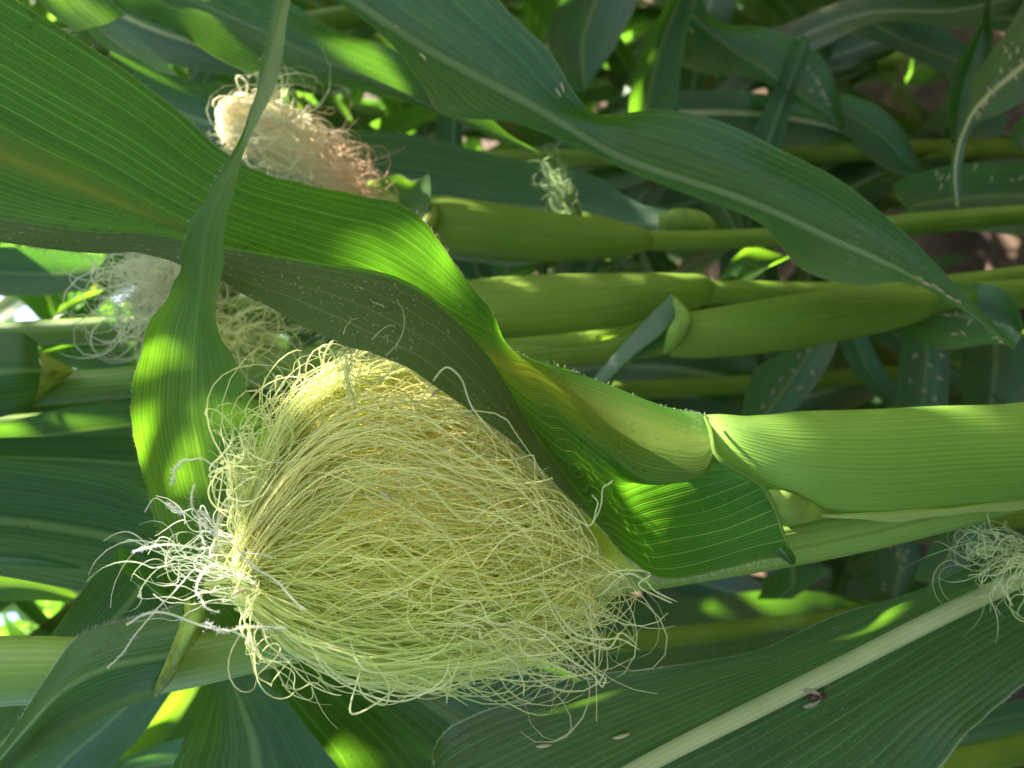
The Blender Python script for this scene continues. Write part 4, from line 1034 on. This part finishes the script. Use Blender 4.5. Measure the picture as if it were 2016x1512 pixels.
bq(pN, .42, [(200, 20, 180, 30, 160, 40), (232, 50, 200, 60, 170, 60), (285, 85, 245, 95, 205, 92), (352, 150, 312, 142, 272, 126)], LW, fold=.003, tw=.006)
bq(pN, .52, [(215, 95, 228, 160, 240, 250), (350, 150, 360, 225, 380, 330), (490, 190, 505, 265, 525, 385), (620, 240, 640, 310, 660, 405), (720, 330, 730, 360, 740, 400)], LE, fold=.012)
bq(pN, .50, [(470, 165, 430, 160, 370, 165), (500, 185, 450, 180, 380, 172), (520, 195, 480, 192, 430, 188)], LB, fold=.003)

pV = thing('corn_plant', 'corn plant behind the near sheath, drooping leaves speckled with straw anthers hiding the soil', 'corn plant', P(2500, 700, 1.1) * np.array([1, 1, 0]), GB)
stalk_part(pV, [(2300, 700, 1.1, 20), (2000, 725, .92, 20), (1700, 742, .82, 19), (1400, 760, .74, 18), (600, 800, .6, 18), (-200, 850, .52, 18)], STB)
bq(pV, .64, [(1655, 640, 1610, 650, 1565, 668), (1640, 700, 1590, 700, 1530, 700), (1600, 765, 1550, 760, 1482, 735), (1545, 830, 1500, 830, 1458, 828), (1500, 910, 1475, 910, 1450, 905)], LW, fold=.012)
bq(pV, .66, [(1775, 640, 1820, 640, 1862, 640), (1772, 700, 1825, 700, 1870, 700), (1765, 765, 1820, 765, 1868, 762), (1760, 840, 1815, 840, 1862, 835), (1780, 900, 1815, 900, 1845, 900)], LW, fold=.012)
bq(pV, .70, [(1640, 630, 1675, 640, 1700, 640), (1662, 700, 1695, 695, 1722, 690), (1690, 745, 1715, 738, 1742, 730), (1745, 800, 1765, 795, 1790, 785)], LW, fold=.006)
bq(pV, .72, [(1900, 640, 1960, 640, 2030, 660), (1890, 720, 1960, 720, 2030, 740), (1900, 800, 1950, 800, 2010, 810)], LE, fold=.012)
bq(pR, .84, [(1880, 180, 1930, 210, 1990, 230), (1840, 220, 1890, 260, 1950, 290), (1800, 270, 1840, 310, 1890, 345), (1780, 330, 1800, 345, 1830, 365)], LW, fold=.012)
bq(pR, .88, [(1620, -30, 1670, -20, 1720, -20), (1640, 60, 1680, 70, 1720, 75), (1680, 140, 1705, 140, 1730, 138)], LW, fold=.01)

# ================================================================== generic field plants
def gleaf(seed):
    r2 = np.random.default_rng(seed)
    mb = MB()
    n, L, Wd = 30, r2.uniform(.62, .82), r2.uniform(.070, .095)
    a0, a1 = R(r2.uniform(14, 26)), R(r2.uniform(105, 165))
    s = np.linspace(0, 1, 9)
    ang = a0 + (a1 - a0) * s ** r2.uniform(1.0, 1.7)
    dx = np.sin(ang) * L / 8; dz = np.cos(ang) * L / 8
    x = np.concatenate([[0], np.cumsum(dx)[:-1]]); z = np.concatenate([[0], np.cumsum(dz)[:-1]])
    yb = np.cumsum(r2.normal(0, .012, 9)); yb -= yb[0]
    w = Wd * np.clip((s + .12) ** .35 * (1.02 - s) ** .65 * 1.25, .02, 1) * .5
    tw = np.cumsum(r2.normal(0, .22, 9)); tw -= tw[0]
    G = []
    for i in range(9):
        nrm = np.array([-math.cos(ang[i]), 0, math.sin(ang[i])])
        c = np.array([x[i], yb[i], z[i]])
        side = np.array([0, math.cos(tw[i]), 0]) + nrm * math.sin(tw[i])
        fo = .32 * (1 - .6 * s[i])
        row = []
        for q in (-1, -.5, 0, .5, 1):
            row.append(c + side * w[i] * q + nrm * w[i] * fo * abs(q) ** 1.4)
        G.append(row)
    sheet(mb, np.array(G), US5, n, 11, ruff=.0035, rfreq=26, seed=seed)
    return mb.mesh('leaf', LG)
GL = [gleaf(100 + i) for i in range(10)]
GLB = []
for me in GL:
    vs = [v.co.copy() for v in me.vertices]; fs = [list(p.vertices) for p in me.polygons]
    GLB.append((BVHTree.FromPolygons(vs, fs), np.array([list(v) for v in vs])))
def gstalk(h, seed):
    r2 = np.random.default_rng(seed)
    mb = MB()
    zz = np.linspace(-.05, h, 12)
    xs = np.cumsum(r2.normal(0, .006, 12)); ys = np.cumsum(r2.normal(0, .006, 12))
    pts = np.stack([xs - xs[0], ys - ys[0], zz], 1)
    c = crom(pts, 60)
    r = np.linspace(.0125, .006, 60)
    zrel = (c[:, 2] / .165) % 1
    r = r * (1 + .18 * np.exp(-((zrel - .5) / .05) ** 2))
    tube(mb, c, r, 60, 10)
    return mb.mesh('stalk', STB), pts
GS = [gstalk(2.15, 200 + i) for i in range(4)]
def gear(seed):
    mb = MB()
    r2 = np.random.default_rng(seed)
    tube(mb, [(0, 0, 0), (.012, 0, .04), (.025, 0, .10), (.034, 0, .16), (.04, 0, .20)], [.010, .021, .024, .018, .006], 20, 12)
    h = mb.mesh('husk', SHB)
    mb2 = MB()
    n = 60; K = 12
    th = r2.uniform(0, 6.28, n); rr = r2.uniform(.01, .035, n)
    t = np.linspace(0, 1, K)
    Lx = .04 + np.cos(th)[:, None] * rr[:, None] * np.sin(t * 2.4)[None]
    Ly = np.sin(th)[:, None] * rr[:, None] * np.sin(t * 2.4)[None]
    Lz = .195 + .035 * np.sin(t * 3.0)[None] - .05 * (t ** 2)[None] * r2.uniform(.3, 1.4, (n, 1))
    Lp = np.stack([Lx, Ly, np.broadcast_to(Lz, Lx.shape)], -1) + snoise(n, K, 5, .003, seed)
    strands(mb2, Lp, np.full(n, .0006), k=3, cols=silk_cols(n, (.66, .66, .36), (.72, .55, .33), seed=seed))
    return h, mb2.mesh('silk', SILK, True)
GE = [gear(300 + i) for i in range(2)]

trees = []
for o, me in ALL_SHEETS:
    vs = [v.co.copy() for v in me.vertices]; fs = [list(p.vertices) for p in me.polygons]
    trees.append((o, BVHTree.FromPolygons(vs, fs)))
def drop(px, py):
    d = Vector(P(px, py, 1.0) - CAMP).normalized()
    best = None
    for o, t in trees:
        h = t.ray_cast(Vector(CAMP), d)
        if h[0] is not None and (best is None or h[3] < best[3]):
            best = h
    return best
def onto(p):
    h = drop(p[0], p[1])
    if h is not None:
        dd = (np.array(h[0]) - CAMP) @ fw
        if abs(dd - p[2]) < .12 * p[2]:
            return np.array(h[0])
    return P(*p)
# places that must stay in direct sun (points on what the photograph shows)
LIT = [(885, 540, .283), (930, 620, .285), (900, 590, .283), (860, 480, .281), (305, 820, .248), (1150, 745, .288), (1270, 795, .289),
       (1490, 1000, .279), (1520, 1050, .278), (1450, 920, .276), (1430, 880, .28), (1420, 860, .282), (1470, 930, .277), (1490, 935, .277), (740, 770, .262), (820, 800, .27), (900, 860, .275), (1050, 960, .272), (700, 900, .28), (860, 960, .285), (400, 1080, .238), (440, 1020, .236), (480, 1090, .238), (430, 1240, .236), (345, 935, .237),
       (510, 240, .450), (570, 290, .455), (660, 320, .455), (480, 260, .452), (800, 365, .478), (160, 25, .37), (700, 178, .46), (850, 215, .47), (600, 165, .455), (980, 262, .47),
       (1490, 515, .549), (160, 650, .44), (220, 640, .44), (260, 110, .42), (100, 470, .232), (390, 1390, .42), (330, 1440, .42), (30, 1150, .47), (170, 590, .5), (1850, 680, .453)]
# places to hold in shade; extra leaves are added further down to cover them
SHADE = [(200, 150, .25), (100, 80, .245), (300, 260, .255), (420, 330, .258), (560, 400, .262), (680, 460, .27), (100, 250, .247), (200, 320, .252), (60, 350, .243), (600, 370, .265), (750, 450, .275), (350, 400, .256), (500, 440, .26), (800, 560, .277), (20, 150, .244), (680, 400, .268),
         (650, 580, .245), (800, 660, .243), (900, 740, .243), (500, 520, .24), (720, 600, .243), (950, 760, .25), (1050, 880, .253),
         (400, 520, .227), (400, 620, .235), (420, 690, .24), (350, 560, .23), (320, 660, .238), (440, 760, .248), (400, 900, .258), (350, 980, .265), (450, 880, .255), (500, 830, .25), (400, 1000, .265), (450, 400, .22), (380, 450, .223), (380, 860, .255), (450, 950, .262), (300, 950, .26), (420, 800, .25), (320, 720, .243), (340, 670, .24), (300, 700, .242), (440, 860, .252), (480, 820, .25), (350, 900, .256), (400, 960, .263), (400, 660, .238), (300, 900, .257), (440, 740, .245), (470, 770, .248), (480, 870, .256), (350, 1040, .27), (440, 1040, .27),
         (200, 1310, .248), (270, 1280, .25), (150, 1380, .244), (100, 1420, .243), (50, 1300, .26), (420, 1290, .275), (520, 1270, .282),
         (1300, 1080, .276), (1350, 1040, .282), (1400, 1090, .277), (1250, 1000, .276), (1330, 900, .27), (1180, 880, .275), (1100, 800, .276),
         (1650, 880, .28), (1800, 900, .28), (1950, 880, .285), (1600, 960, .28), (1750, 960, .28), (1900, 850, .285), (1700, 830, .285), (1980, 960, .29),
         (1200, 1400, .306), (1400, 1350, .31), (1600, 1300, .31), (1700, 1400, .315), (1500, 1500, .31), (1850, 1300, .32), (1000, 1450, .304), (1300, 1480, .306), (1900, 1200, .32), (1100, 1500, .304), (1950, 1320, .32), (1650, 1250, .313), (1800, 1180, .318), (1750, 1220, .315), (1820, 1190, .315), (1700, 1270, .312), (1560, 1300, .31), (1480, 1310, .31), (1860, 1240, .318), (1910, 1180, .318), (1780, 1260, .315), (1860, 1170, .318), (1730, 1240, .315), (1600, 1290, .31), (1520, 1290, .31), (1900, 1260, .32), (1830, 1290, .318), (1950, 1150, .32),
         (900, 80, .38), (1000, 120, .38), (1080, 180, .385), (1200, 260, .39), (1400, 300, .39), (1550, 380, .395), (1650, 420, .4), (1750, 500, .4), (800, 60, .378), (1300, 260, .39), (1450, 360, .395), (1850, 570, .403), (950, 20, .377),
         (1000, 450, .46), (1150, 470, .47), (920, 440, .46), (1100, 590, .42), (1250, 590, .43), (950, 600, .41), (1500, 640, .41), (1650, 620, .41), (1750, 610, .42), (1400, 660, .41), (600, 700, .4), (200, 760, .39), (1200, 640, .43), (1050, 560, .42),
         (900, 330, .58), (1100, 380, .575), (1200, 400, .57), (780, 300, .58), (450, 240, .51), (350, 190, .51), (250, 60, .6), (400, 100, .6), (600, 110, .47), (700, 140, .47), (500, 60, .46),
         (100, 1000, .355), (200, 1050, .355), (150, 920, .39), (250, 900, .39), (100, 880, .46), (250, 1150, .36), (50, 1060, .35), (100, 1100, .325), (30, 740, .38),
         (500, 1420, .35), (580, 1480, .357), (450, 1380, .348), (700, 1400, .40), (850, 1350, .40), (1000, 1340, .40), (600, 1400, .40), (780, 1450, .41), (200, 1450, .372), (160, 1180, .293), (130, 1240, .293),
         (1250, 1220, .66), (1450, 1200, .66), (1420, 80, .68), (1550, 110, .68), (1600, 150, .68), (1480, 200, .72), (1700, 240, .7), (1750, 50, .78), (1800, 70, .78), (1150, 80, .7), (1290, 150, .64), (1320, 40, .64), (1950, 160, .57), (1980, 80, .585), (1850, 380, .61), (1950, 400, .62), (1760, 1100, .72), (1860, 1080, .6), (1900, 620, .454)]
def on_ground(px, py):
    d = P(px, py, 1.0) - CAMP
    return CAMP + d * (-CAM_H / d[2])
_r8 = np.random.default_rng(8)
for (x0, y0, x1, y1, w, d, n) in ((20, 180, 430, 380, 110, .25, 30), (450, 400, 780, 480, 50, .27, 10), (1000, 130, 1700, 450, 45, .39, 16), (780, 60, 1000, 120, 40, .38, 6), (60, 430, 330, 470, 12, .245, 6)):
    _t = _r8.uniform(0, 1, n)
    SHADE += [(x0 + (x1 - x0) * t + _r8.uniform(-20, 20), y0 + (y1 - y0) * t + _r8.uniform(-w, w), d) for t in _t]
SHADE += [(x, y, d) for (x, y, d) in zip(_r8.uniform(850, 1990, 110), _r8.uniform(1130, 1512, 110), np.full(110, .31)) if y > 1650 - .42 * x + 0 * d]
SHW = np.array([onto(p) for p in SHADE] + [on_ground(*p) for p in zip(_r8.uniform(1500, 2016, 60), _r8.uniform(0, 760, 60))] + [on_ground(*p) for p in ((1680, 60), (1750, 130), (1720, 700), (1900, 330), (1650, 700), (1850, 20), (1600, 330), (1900, 520), (1640, 20), (1720, 90), (1780, 180), (1690, 150), (1900, 240), (1960, 260), (1760, 680), (1820, 240), (1700, 740), (1980, 520), (1880, 740), (1620, 1100), (1700, 1130))])
LITW = np.array([onto(p) for p in LIT] + [P(x, y, d) for x, y in ((740, 840), (740, 980), (820, 800), (820, 920), (820, 1060), (820, 1200), (940, 880), (940, 1000), (940, 1130), (1050, 980), (1050, 1100), (760, 1220)) for d in (.246, .268, .288)]
               + [P(x, y, d) for x, y in ((480, 230), (520, 270), (560, 250), (600, 300), (650, 320), (690, 350)) for d in (.435, .465)])
LITW = np.concatenate([LITW, np.array([onto(p) for p in ((1080, 735, .286), (1200, 790, .287), (1320, 838, .288), (1100, 770, .28), (60, 600, .5), (110, 635, .5), (200, 830, .46), (250, 105, .42), (330, 140, .42), (450, 155, .5), (900, 240, .47), (430, 95, .55), (1000, 275, .47), (1300, 92, .64), (100, 1150, .47), (60, 860, .46), (290, 1470, .38))])])
def _hid(p):
    a = Vector(p) + Vector(SUN) * .012
    return any(t.ray_cast(a, Vector(SUN))[0] is not None for o, t in trees)
LITW = np.array([p for p in LITW if not _hid(p)])
# hardest first: those close to a sunlit place
SHW = np.array(sorted(SHW, key=lambda p: min(np.linalg.norm(p - q - SUN * ((p - q) @ SUN)) for q in LITW)))
SV = Vector(SUN)

def leaf_ok(k, Mx, mind=.66):
    bv, vs = GLB[k]
    w = vs @ np.array(Mx.to_3x3()).T + np.array(Mx.translation)
    px, py, d = project(w)
    if np.any((d < mind) & (d > -.02) & (px > -160) & (px < 2180) & (py > -160) & (py < 1680)):
        return False
    if np.any(np.linalg.norm(w - CAMP, axis=1) < .16):
        return False
    inv = Mx.inverted()
    dl = (inv.to_3x3() @ SV).normalized()
    for p in LITW:
        if bv.ray_cast(inv @ Vector(p), dl)[0] is not None:
            return False
    return True

def field_plant(x, y, seed, label, group, ears=1, mind=.66, stalk=True, zmin=.25, zmax=2.05, root=None, dens=1):
    r2 = np.random.default_rng(seed)
    if root is None:
        root = thing('corn_plant', label, 'corn plant', (x, y, 0), group)
    q = seed % len(GS)
    az = r2.uniform(0, 6.28)
    if stalk:
        o = bpy.data.objects.new('stalk', GS[q][0]); COL.objects.link(o); o.parent = root
    pts = GS[q][1]
    z = zmin; i = 0
    while z < zmax:
        for rep in range(dens):
            a = az + (i % 2) * math.pi + r2.normal(0, .45) + rep * 1.6
            k = int(r2.integers(0, len(GL)))
            sc = (1.0 if z < 1.6 else .85) * r2.uniform(.85, 1.1)
            for tr in range(6):
                aa = a + (tr * .5 * (-1) ** tr)
                loc = Vector((np.interp(z, pts[:, 2], pts[:, 0]), np.interp(z, pts[:, 2], pts[:, 1]), z))
                ml = Matrix.Translation(loc) @ Matrix.Rotation(aa, 4, 'Z') @ Matrix.Scale(sc, 4)
                if leaf_ok(k, Matrix.Translation(root.location) @ ml, mind):
                    o = bpy.data.objects.new('leaf', GL[k]); COL.objects.link(o); o.parent = root
                    o.matrix_basis = ml
                    break
        z += r2.uniform(.13, .18); i += 1
    for e in range(ears):
        z = r2.uniform(.75, 1.0)
        a = r2.uniform(0, 6.28)
        h, s = GE[(seed + e) % 2]
        loc = (np.interp(z, pts[:, 2], pts[:, 0]), np.interp(z, pts[:, 2], pts[:, 1]), z)
        oh = bpy.data.objects.new('ear', h); COL.objects.link(oh); oh.parent = root; oh.location = loc; oh.rotation_euler = (0, R(8), a)
        os_ = bpy.data.objects.new('silk', s); COL.objects.link(os_); os_.parent = oh; os_['kind'] = 'stuff'
    return root

FIELD = []
k = 0
for (yy, x0, x1, st) in ((.98, -.85, 1.15, .22), (1.45, -1.1, 1.5, .23), (2.0, -1.5, 1.9, .26), (2.6, -1.9, 2.3, .30)):
    x = x0
    while x < x1:
        jx = x + rng.normal(0, .03); jy = yy + rng.normal(0, .05)
        FIELD.append(field_plant(jx, jy, 1000 + k, 'corn plant of the %s shaded row behind the plants in view' % {.98: 'first', 1.45: 'second', 2.0: 'third', 2.6: 'fourth'}[yy], 'corn plants of the %s row back' % {.98: 'first', 1.45: 'second', 2.0: 'third', 2.6: 'fourth'}[yy], zmin=.12, dens=2 if yy < 1.6 else 1, ears=1 if k % 2 else 0))
        x += st; k += 1
ORDR = 'first second third fourth fifth sixth seventh eighth ninth tenth eleventh twelfth thirteenth fourteenth fifteenth sixteenth'.split()
for rown in ('first', 'second', 'third', 'fourth'):
    mem = []
    for o in FIELD:
        if o['group'] == 'corn plants of the %s row back' % rown:
            zz = np.linspace(.2, 2.0, 30)
            px, py, d = project(np.stack([np.full(30, o.location[0]), np.full(30, o.location[1]), zz], 1))
            ok = (px > 0) & (px < 2016) & (py > 0) & (py < 1512)
            if ok.any():
                mem.append((float(py[ok].mean()), o))
            else:
                o['label'] = 'corn plant of the %s shaded row, past the edge of the view' % rown
    for i, (v, o) in enumerate(sorted(mem, key=lambda t: t[0])):
        o['label'] = '%s corn plant from the top edge, in the %s shaded row behind' % (ORDR[i], rown)
# neighbours of the row at both sides, outside the picture, which shade it
NEAR = []
for (x, y, s) in ((.55, .45, 1), (.80, .55, 2), (1.05, .40, 3), (1.35, .50, 8), (-.55, .42, 4), (-.8, .5, 5), (.62, .72, 6), (.95, .76, 9), (-.6, .75, 7)):
    NEAR.append((field_plant(x, y, 1500 + s, 'corn plant of the near row, beside the plants in view', 'corn plants of the near row beside the view', ears=0), GS[(1500 + s) % 4][1] + np.array([x, y, 0])))
# the row at the photographer's back
k = 0
for (yy, x0, x1, st) in ((-.62, -1.2, 1.4, .24), (-1.3, -1.5, 1.7, .30)):
    x = x0
    while x < x1:
        field_plant(x + rng.normal(0, .03), yy + rng.normal(0, .04), 1700 + k, 'corn plant of the row at the photographer\'s back', 'corn plants behind the photographer', ears=0)
        x += st; k += 1
# lower and upper leaves, outside the picture or far inside it, of the plants in view
bpy.context.view_layer.update()
BLK = []
for o, me in ALL_SHEETS:
    BLK.append((BVHTree.FromPolygons([v.co.copy() for v in me.vertices], [list(p.vertices) for p in me.polygons]), None))
for o in bpy.data.objects:
    if o.name.startswith('leaf') and o.data in GL:
        BLK.append((GLB[GL.index(o.data)][0], o.matrix_world.inverted()))
def blocked(p, eps=.004):
    a = Vector(p) + SV * eps
    for bv, inv in BLK:
        if inv is None:
            if bv.ray_cast(a, SV)[0] is not None:
                return True
        elif bv.ray_cast(inv @ a, (inv.to_3x3() @ SV).normalized())[0] is not None:
            return True
    return False
def hang(root, loc, az, k, sc, mind=.66):
    Mx = Matrix.Translation(Vector(loc)) @ Matrix.Rotation(az, 4, 'Z') @ Matrix.Scale(sc, 4)
    if not leaf_ok(k, Mx, mind):
        return None
    return Mx
def hang_add(root, Mx, k):
    o = bpy.data.objects.new('leaf', GL[k]); COL.objects.link(o); o.parent = root
    o.matrix_parent_inverse = Matrix.Translation(-root.location)
    o.matrix_basis = Mx
    BLK.append((GLB[k][0], Mx.inverted()))
def at_z(w, z):
    return np.array([np.interp(z, w[:, 2], w[:, 0]), np.interp(z, w[:, 2], w[:, 1]), z])
r5 = np.random.default_rng(55)
for root, w in STALKS:
    for z in np.arange(.22, .95, .12):
        for tr in range(8):
            k = int(r5.integers(0, len(GL))); Mx = hang(root, at_z(w, z + r5.uniform(-.03, .03)), r5.uniform(0, 6.28), k, r5.uniform(.8, 1.0), .72)
            if Mx is not None:
                hang_add(root, Mx, k); break
    for z in np.arange(1.5, 2.1, .15):
        for tr in range(8):
            k = int(r5.integers(0, len(GL))); Mx = hang(root, at_z(w, z + r5.uniform(-.03, .03)), r5.uniform(0, 6.28), k, r5.uniform(.8, 1.05))
            if Mx is not None:
                hang_add(root, Mx, k); break
allst = STALKS + NEAR
left = 0
for p in SHW:  # extra leaves added high up to shade points the sun still reaches
    if blocked(p):
        continue
    done = False
    for tr in range(2600):
        root, w = allst[int(r5.integers(0, len(allst)))]
        z = r5.uniform(1.35, 2.1)
        a = at_z(w, z)
        q = p + SUN * ((z + r5.uniform(-.1, .22) - p[2]) / SUN[2])
        if np.linalg.norm((q - a)[:2]) > .62 or np.linalg.norm((q - a)[:2]) < .03:
            continue
        az = math.atan2(q[1] - a[1], q[0] - a[0]) + r5.normal(0, .06)
        k = int(r5.integers(0, len(GL)))
        Mx = hang(root, a, az, k, r5.uniform(.85, 1.1) if tr < 160 else r5.uniform(.4, .75))
        if Mx is None:
            continue
        inv = Mx.inverted()
        if GLB[k][0].ray_cast(inv @ Vector(p), (inv.to_3x3() @ SV).normalized())[0] is None:
            continue
        hang_add(root, Mx, k); done = True
        break
    left += not done
    if not done: print('SHADE open', [round(float(x)) for x in project(p)[:2]])
print('SHADE points left in sun:', left, 'of', len(SHW), 'leaves', len(BLK))

# distant field, one mass
mb = MB()
for i in range(700):
    kk = int(rng.integers(0, len(GL)))
    vs = GLB[kk][1]
    a = rng.uniform(0, 6.28); ca, sa = math.cos(a), math.sin(a)
    Rz = np.array([[ca, -sa, 0], [sa, ca, 0], [0, 0, 1]])
    w = (vs @ Rz.T) * rng.uniform(.9, 1.2) + np.array([rng.uniform(-4, 4.5), rng.uniform(3.2, 5.4), rng.uniform(.1, 1.9)])
    mb.add(w, gridfaces(30, 11), np.stack(np.meshgrid(np.linspace(0, .8, 30), np.linspace(0, 1, 11), indexing='ij')[::-1], -1).reshape(-1, 2))
link('distant_corn', mb.mesh('distant_corn', LG), None, 'stuff')
bpy.data.objects['distant_corn']['label'] = 'far rows of green corn leaves closing the view'

# ================================================================== anthers and the fly
bpy.context.view_layer.update()
def anther_mesh(seed):
    r2 = np.random.default_rng(seed)
    mb = MB()
    pts = [(-.5, 0, .05), (-.25, .03, .1), (0, .05, .12), (.25, .03, .1), (.5, -.02, .05)]
    tube(mb, np.array(pts) * .0055, np.array([.15, .62, .75, .62, .12]) * .0008, 12, 8, squash=1)
    return mb.mesh('anther', ANTH)
AM = [anther_mesh(i) for i in range(3)]
def put_anther(px, py, ang, label, group, sc=1.0):
    h = drop(px, py)
    if h is None:
        return
    n = h[1] if h[1].dot(Vector(CAMP) - h[0]) > 0 else -h[1]
    o = bpy.data.objects.new('anther', random.choice(AM)); COL.objects.link(o)
    t = Vector(rt * math.cos(ang) - vt * math.sin(ang)); t = (t - n * t.dot(n)).normalized()
    b = n.cross(t)
    o.matrix_world = Matrix((( t.x, b.x, n.x, h[0].x + n.x * .0003), (t.y, b.y, n.y, h[0].y + n.y * .0003), (t.z, b.z, n.z, h[0].z + n.z * .0003), (0, 0, 0, 1))) @ Matrix.Scale(sc, 4)
    o['label'] = label; o['category'] = 'anther'; o['group'] = group
ORD = 'topmost second third fourth fifth sixth seventh eighth ninth tenth eleventh twelfth thirteenth fourteenth fifteenth sixteenth seventeenth eighteenth nineteenth'.split()
def anthers(pts, where, group, sc):
    pts = sorted(pts, key=lambda p: p[1])
    for i, p in enumerate(pts):
        w = 'topmost straw anther' if i == 0 else 'lowest straw anther' if i == len(pts) - 1 else ORD[i] + ' straw anther from the top'
        put_anther(p[0], p[1], p[2] if len(p) > 2 else random.uniform(.2, 2.6), w + ' ' + where, group, sc)
put_anther(1070, 1465, 0.05, 'slim pale anther on the broad ribbed leaf, lower left of the pair', 'anthers on the ribbed leaf', 1.25)
put_anther(1222, 1446, -0.12, 'plump pale anther on the broad ribbed leaf, the one nearer its midrib', 'anthers on the ribbed leaf', 1.4)
anthers([(1808, 550, .3), (1822, 562, .7), (1838, 565, .5), (1850, 574, .6), (1868, 588, .7), (1884, 596, .5), (1935, 640, .8), (1944, 652, 1.0), (1960, 668, .7), (1972, 676, .6)], 'along the tip edge of the drooping leaf', 'anthers along the drooping leaf tip', .9)
anthers([(1100, 182, 1.1), (1108, 172, 1.4), (780, 55, .3), (832, 115, 1.0)], 'on the wide part of the drooping leaf', 'anthers on the upper drooping leaf', 1.0)
anthers([(1862, 622, .2), (1880, 616, 1.4), (1908, 636, -1.0), (1878, 660, .1), (1894, 658, 1.2), (1940, 645, .9)], 'on the small lit-edged leaf', 'anthers on the small lit-edged leaf', 1.0)
anthers([(1990, 88), (2000, 100), (1985, 112), (1978, 101), (1968, 140), (1990, 142), (1962, 165), (1944, 178), (1952, 186), (1940, 200), (1932, 212), (1925, 225), (1922, 232), (1975, 95), (2008, 120), (1998, 155), (1956, 172), (1936, 206)], 'on the top right corner leaf', 'anthers on the corner leaf', 1.1)
anthers([(1570, 112), (1580, 122), (1590, 135), (1600, 148), (1612, 165), (1620, 180), (1625, 192), (1632, 205), (1608, 158), (1618, 186), (1595, 178), (1360, 62)], 'on the shaded leaf under the top edge', 'anthers on the shaded upper leaf', 1.15)
anthers([(1842, 342), (1850, 350), (1865, 348), (1850, 368), (1918, 328), (1950, 352), (1990, 355), (2008, 350)], 'on the bluish leaf beside the thin stalk', 'anthers on the bluish leaf', 1.2)
anthers([(1750, 1075), (1765, 1090), (1780, 1100), (1775, 1120), (1740, 1150), (1785, 1085), (1738, 1160)], 'on the pale hanging leaf at the right', 'anthers on the pale hanging leaf', 1.3)

for (px, py, d, ang, w) in ((438, 1018, .241, -.9, 'small pinkish anther at the upper left rim of the near silk'), (512, 1024, .240, 1.2, 'pinkish anther caught flat on the left side of the near silk'), (470, 1166, .240, -.5, 'pink anther hanging under the white crown of the near silk'),
                            (655, 1276, .237, .05, 'long pinkish anther lying low on the near silk'), (860, 772, .240, -.7, 'cream anther caught at the top of the near silk by the folded leaf'), (760, 975, .238, .6, 'straw anther lodged in the middle of the near silk')):
    o = bpy.data.objects.new('anther', AM[1]); COL.objects.link(o)
    t_ = Vector(rt * math.cos(ang) - vt * math.sin(ang)); n_ = Vector(-fw); b_ = n_.cross(t_); c_ = P(px, py, d)
    o.matrix_world = Matrix(((t_.x, b_.x, n_.x, c_[0]), (t_.y, b_.y, n_.y, c_[1]), (t_.z, b_.z, n_.z, c_[2]), (0, 0, 0, 1))) @ Matrix.Scale(1.0, 4)
    o['label'] = w; o['category'] = 'anther'; o['group'] = 'anthers caught in the near silk'

anthers([(1570, 700), (1560, 730), (1535, 745), (1590, 690), (1600, 735), (1520, 770), (1500, 800), (1575, 765)], 'on the grey-green leaf above the near sheath', 'anthers on the leaf above the sheath', 1.2)
anthers([(1800, 700), (1830, 720), (1850, 745), (1790, 750), (1820, 770), (1855, 700), (1840, 785)], 'on the hanging leaf above the thick sheath', 'anthers on the hanging leaf', 1.2)

# fly on the ribbed leaf
h = drop(1603, 1368)
if h is not None:
    n = h[1] if h[1].dot(Vector(CAMP) - h[0]) > 0 else -h[1]
    BODY = plain_mat('fly_brown', (0.07, .016, .010), rough=.35, var=.3, scale=800, spec=.5)
    WING = plain_mat('fly_wing', (.5, .42, .34), rough=.3, var=.1, scale=500, fac=.5)
    fly = thing('fly', 'tiny reddish brown fly sitting beside the pale midrib of the broad leaf', 'insect', h[0] + n * .001)
    c = np.array(h[0]); nn = np.array(n)
    tx = rt - nn * (rt @ nn); tx /= np.linalg.norm(tx); ty = np.cross(nn, tx)
    def fp(a, b, cc):
        return c + (tx * a + ty * b + nn * cc) * .0018
    mb = MB()
    tube(mb, [fp(-2.2, -.2, 1.0), fp(-1.4, -.1, 1.2), fp(-.4, 0, 1.3), fp(.1, 0, 1.2), fp(.8, .1, 1.4), fp(1.5, .1, 1.3), fp(1.8, .1, 1.2), fp(2.3, .1, 1.2), fp(2.8, .1, 1.1)], np.array([.2, .75, .8, .45, .85, .7, .35, .6, .15]) * .0018, 36, 10)
    wlink('body', mb.mesh('body', BODY), fly)
    for sgn in (1, -1):
        mb = MB()
        G = np.array([[fp(.4, sgn * .5, 1.9), fp(.6, sgn * .8, 1.9)], [fp(-1.4, sgn * 1.0, 2.2), fp(-1.0, sgn * 1.9, 2.0)], [fp(-3.2, sgn * 1.4, 2.2), fp(-2.8, sgn * 2.4, 2.0)], [fp(-4.0, sgn * 1.9, 2.1), fp(-3.9, sgn * 2.1, 2.1)]])
        sheet(mb, G, [0, 1], 14, 6)
        wlink('wing', mb.mesh('wing', WING), fly)
        for q in (-.4, .5, 1.3):
            mb = MB()
            tube(mb, [fp(q, sgn * .4, 1.0), fp(q + .3 * (q - .4), sgn * 1.3, 1.7), fp(q + .8 * (q - .4), sgn * 2.3, .1)], [.00022, .0002, .00014], 10, 6)
            wlink('leg', mb.mesh('leg', BODY), fly)
bpy.context.view_layer.update()
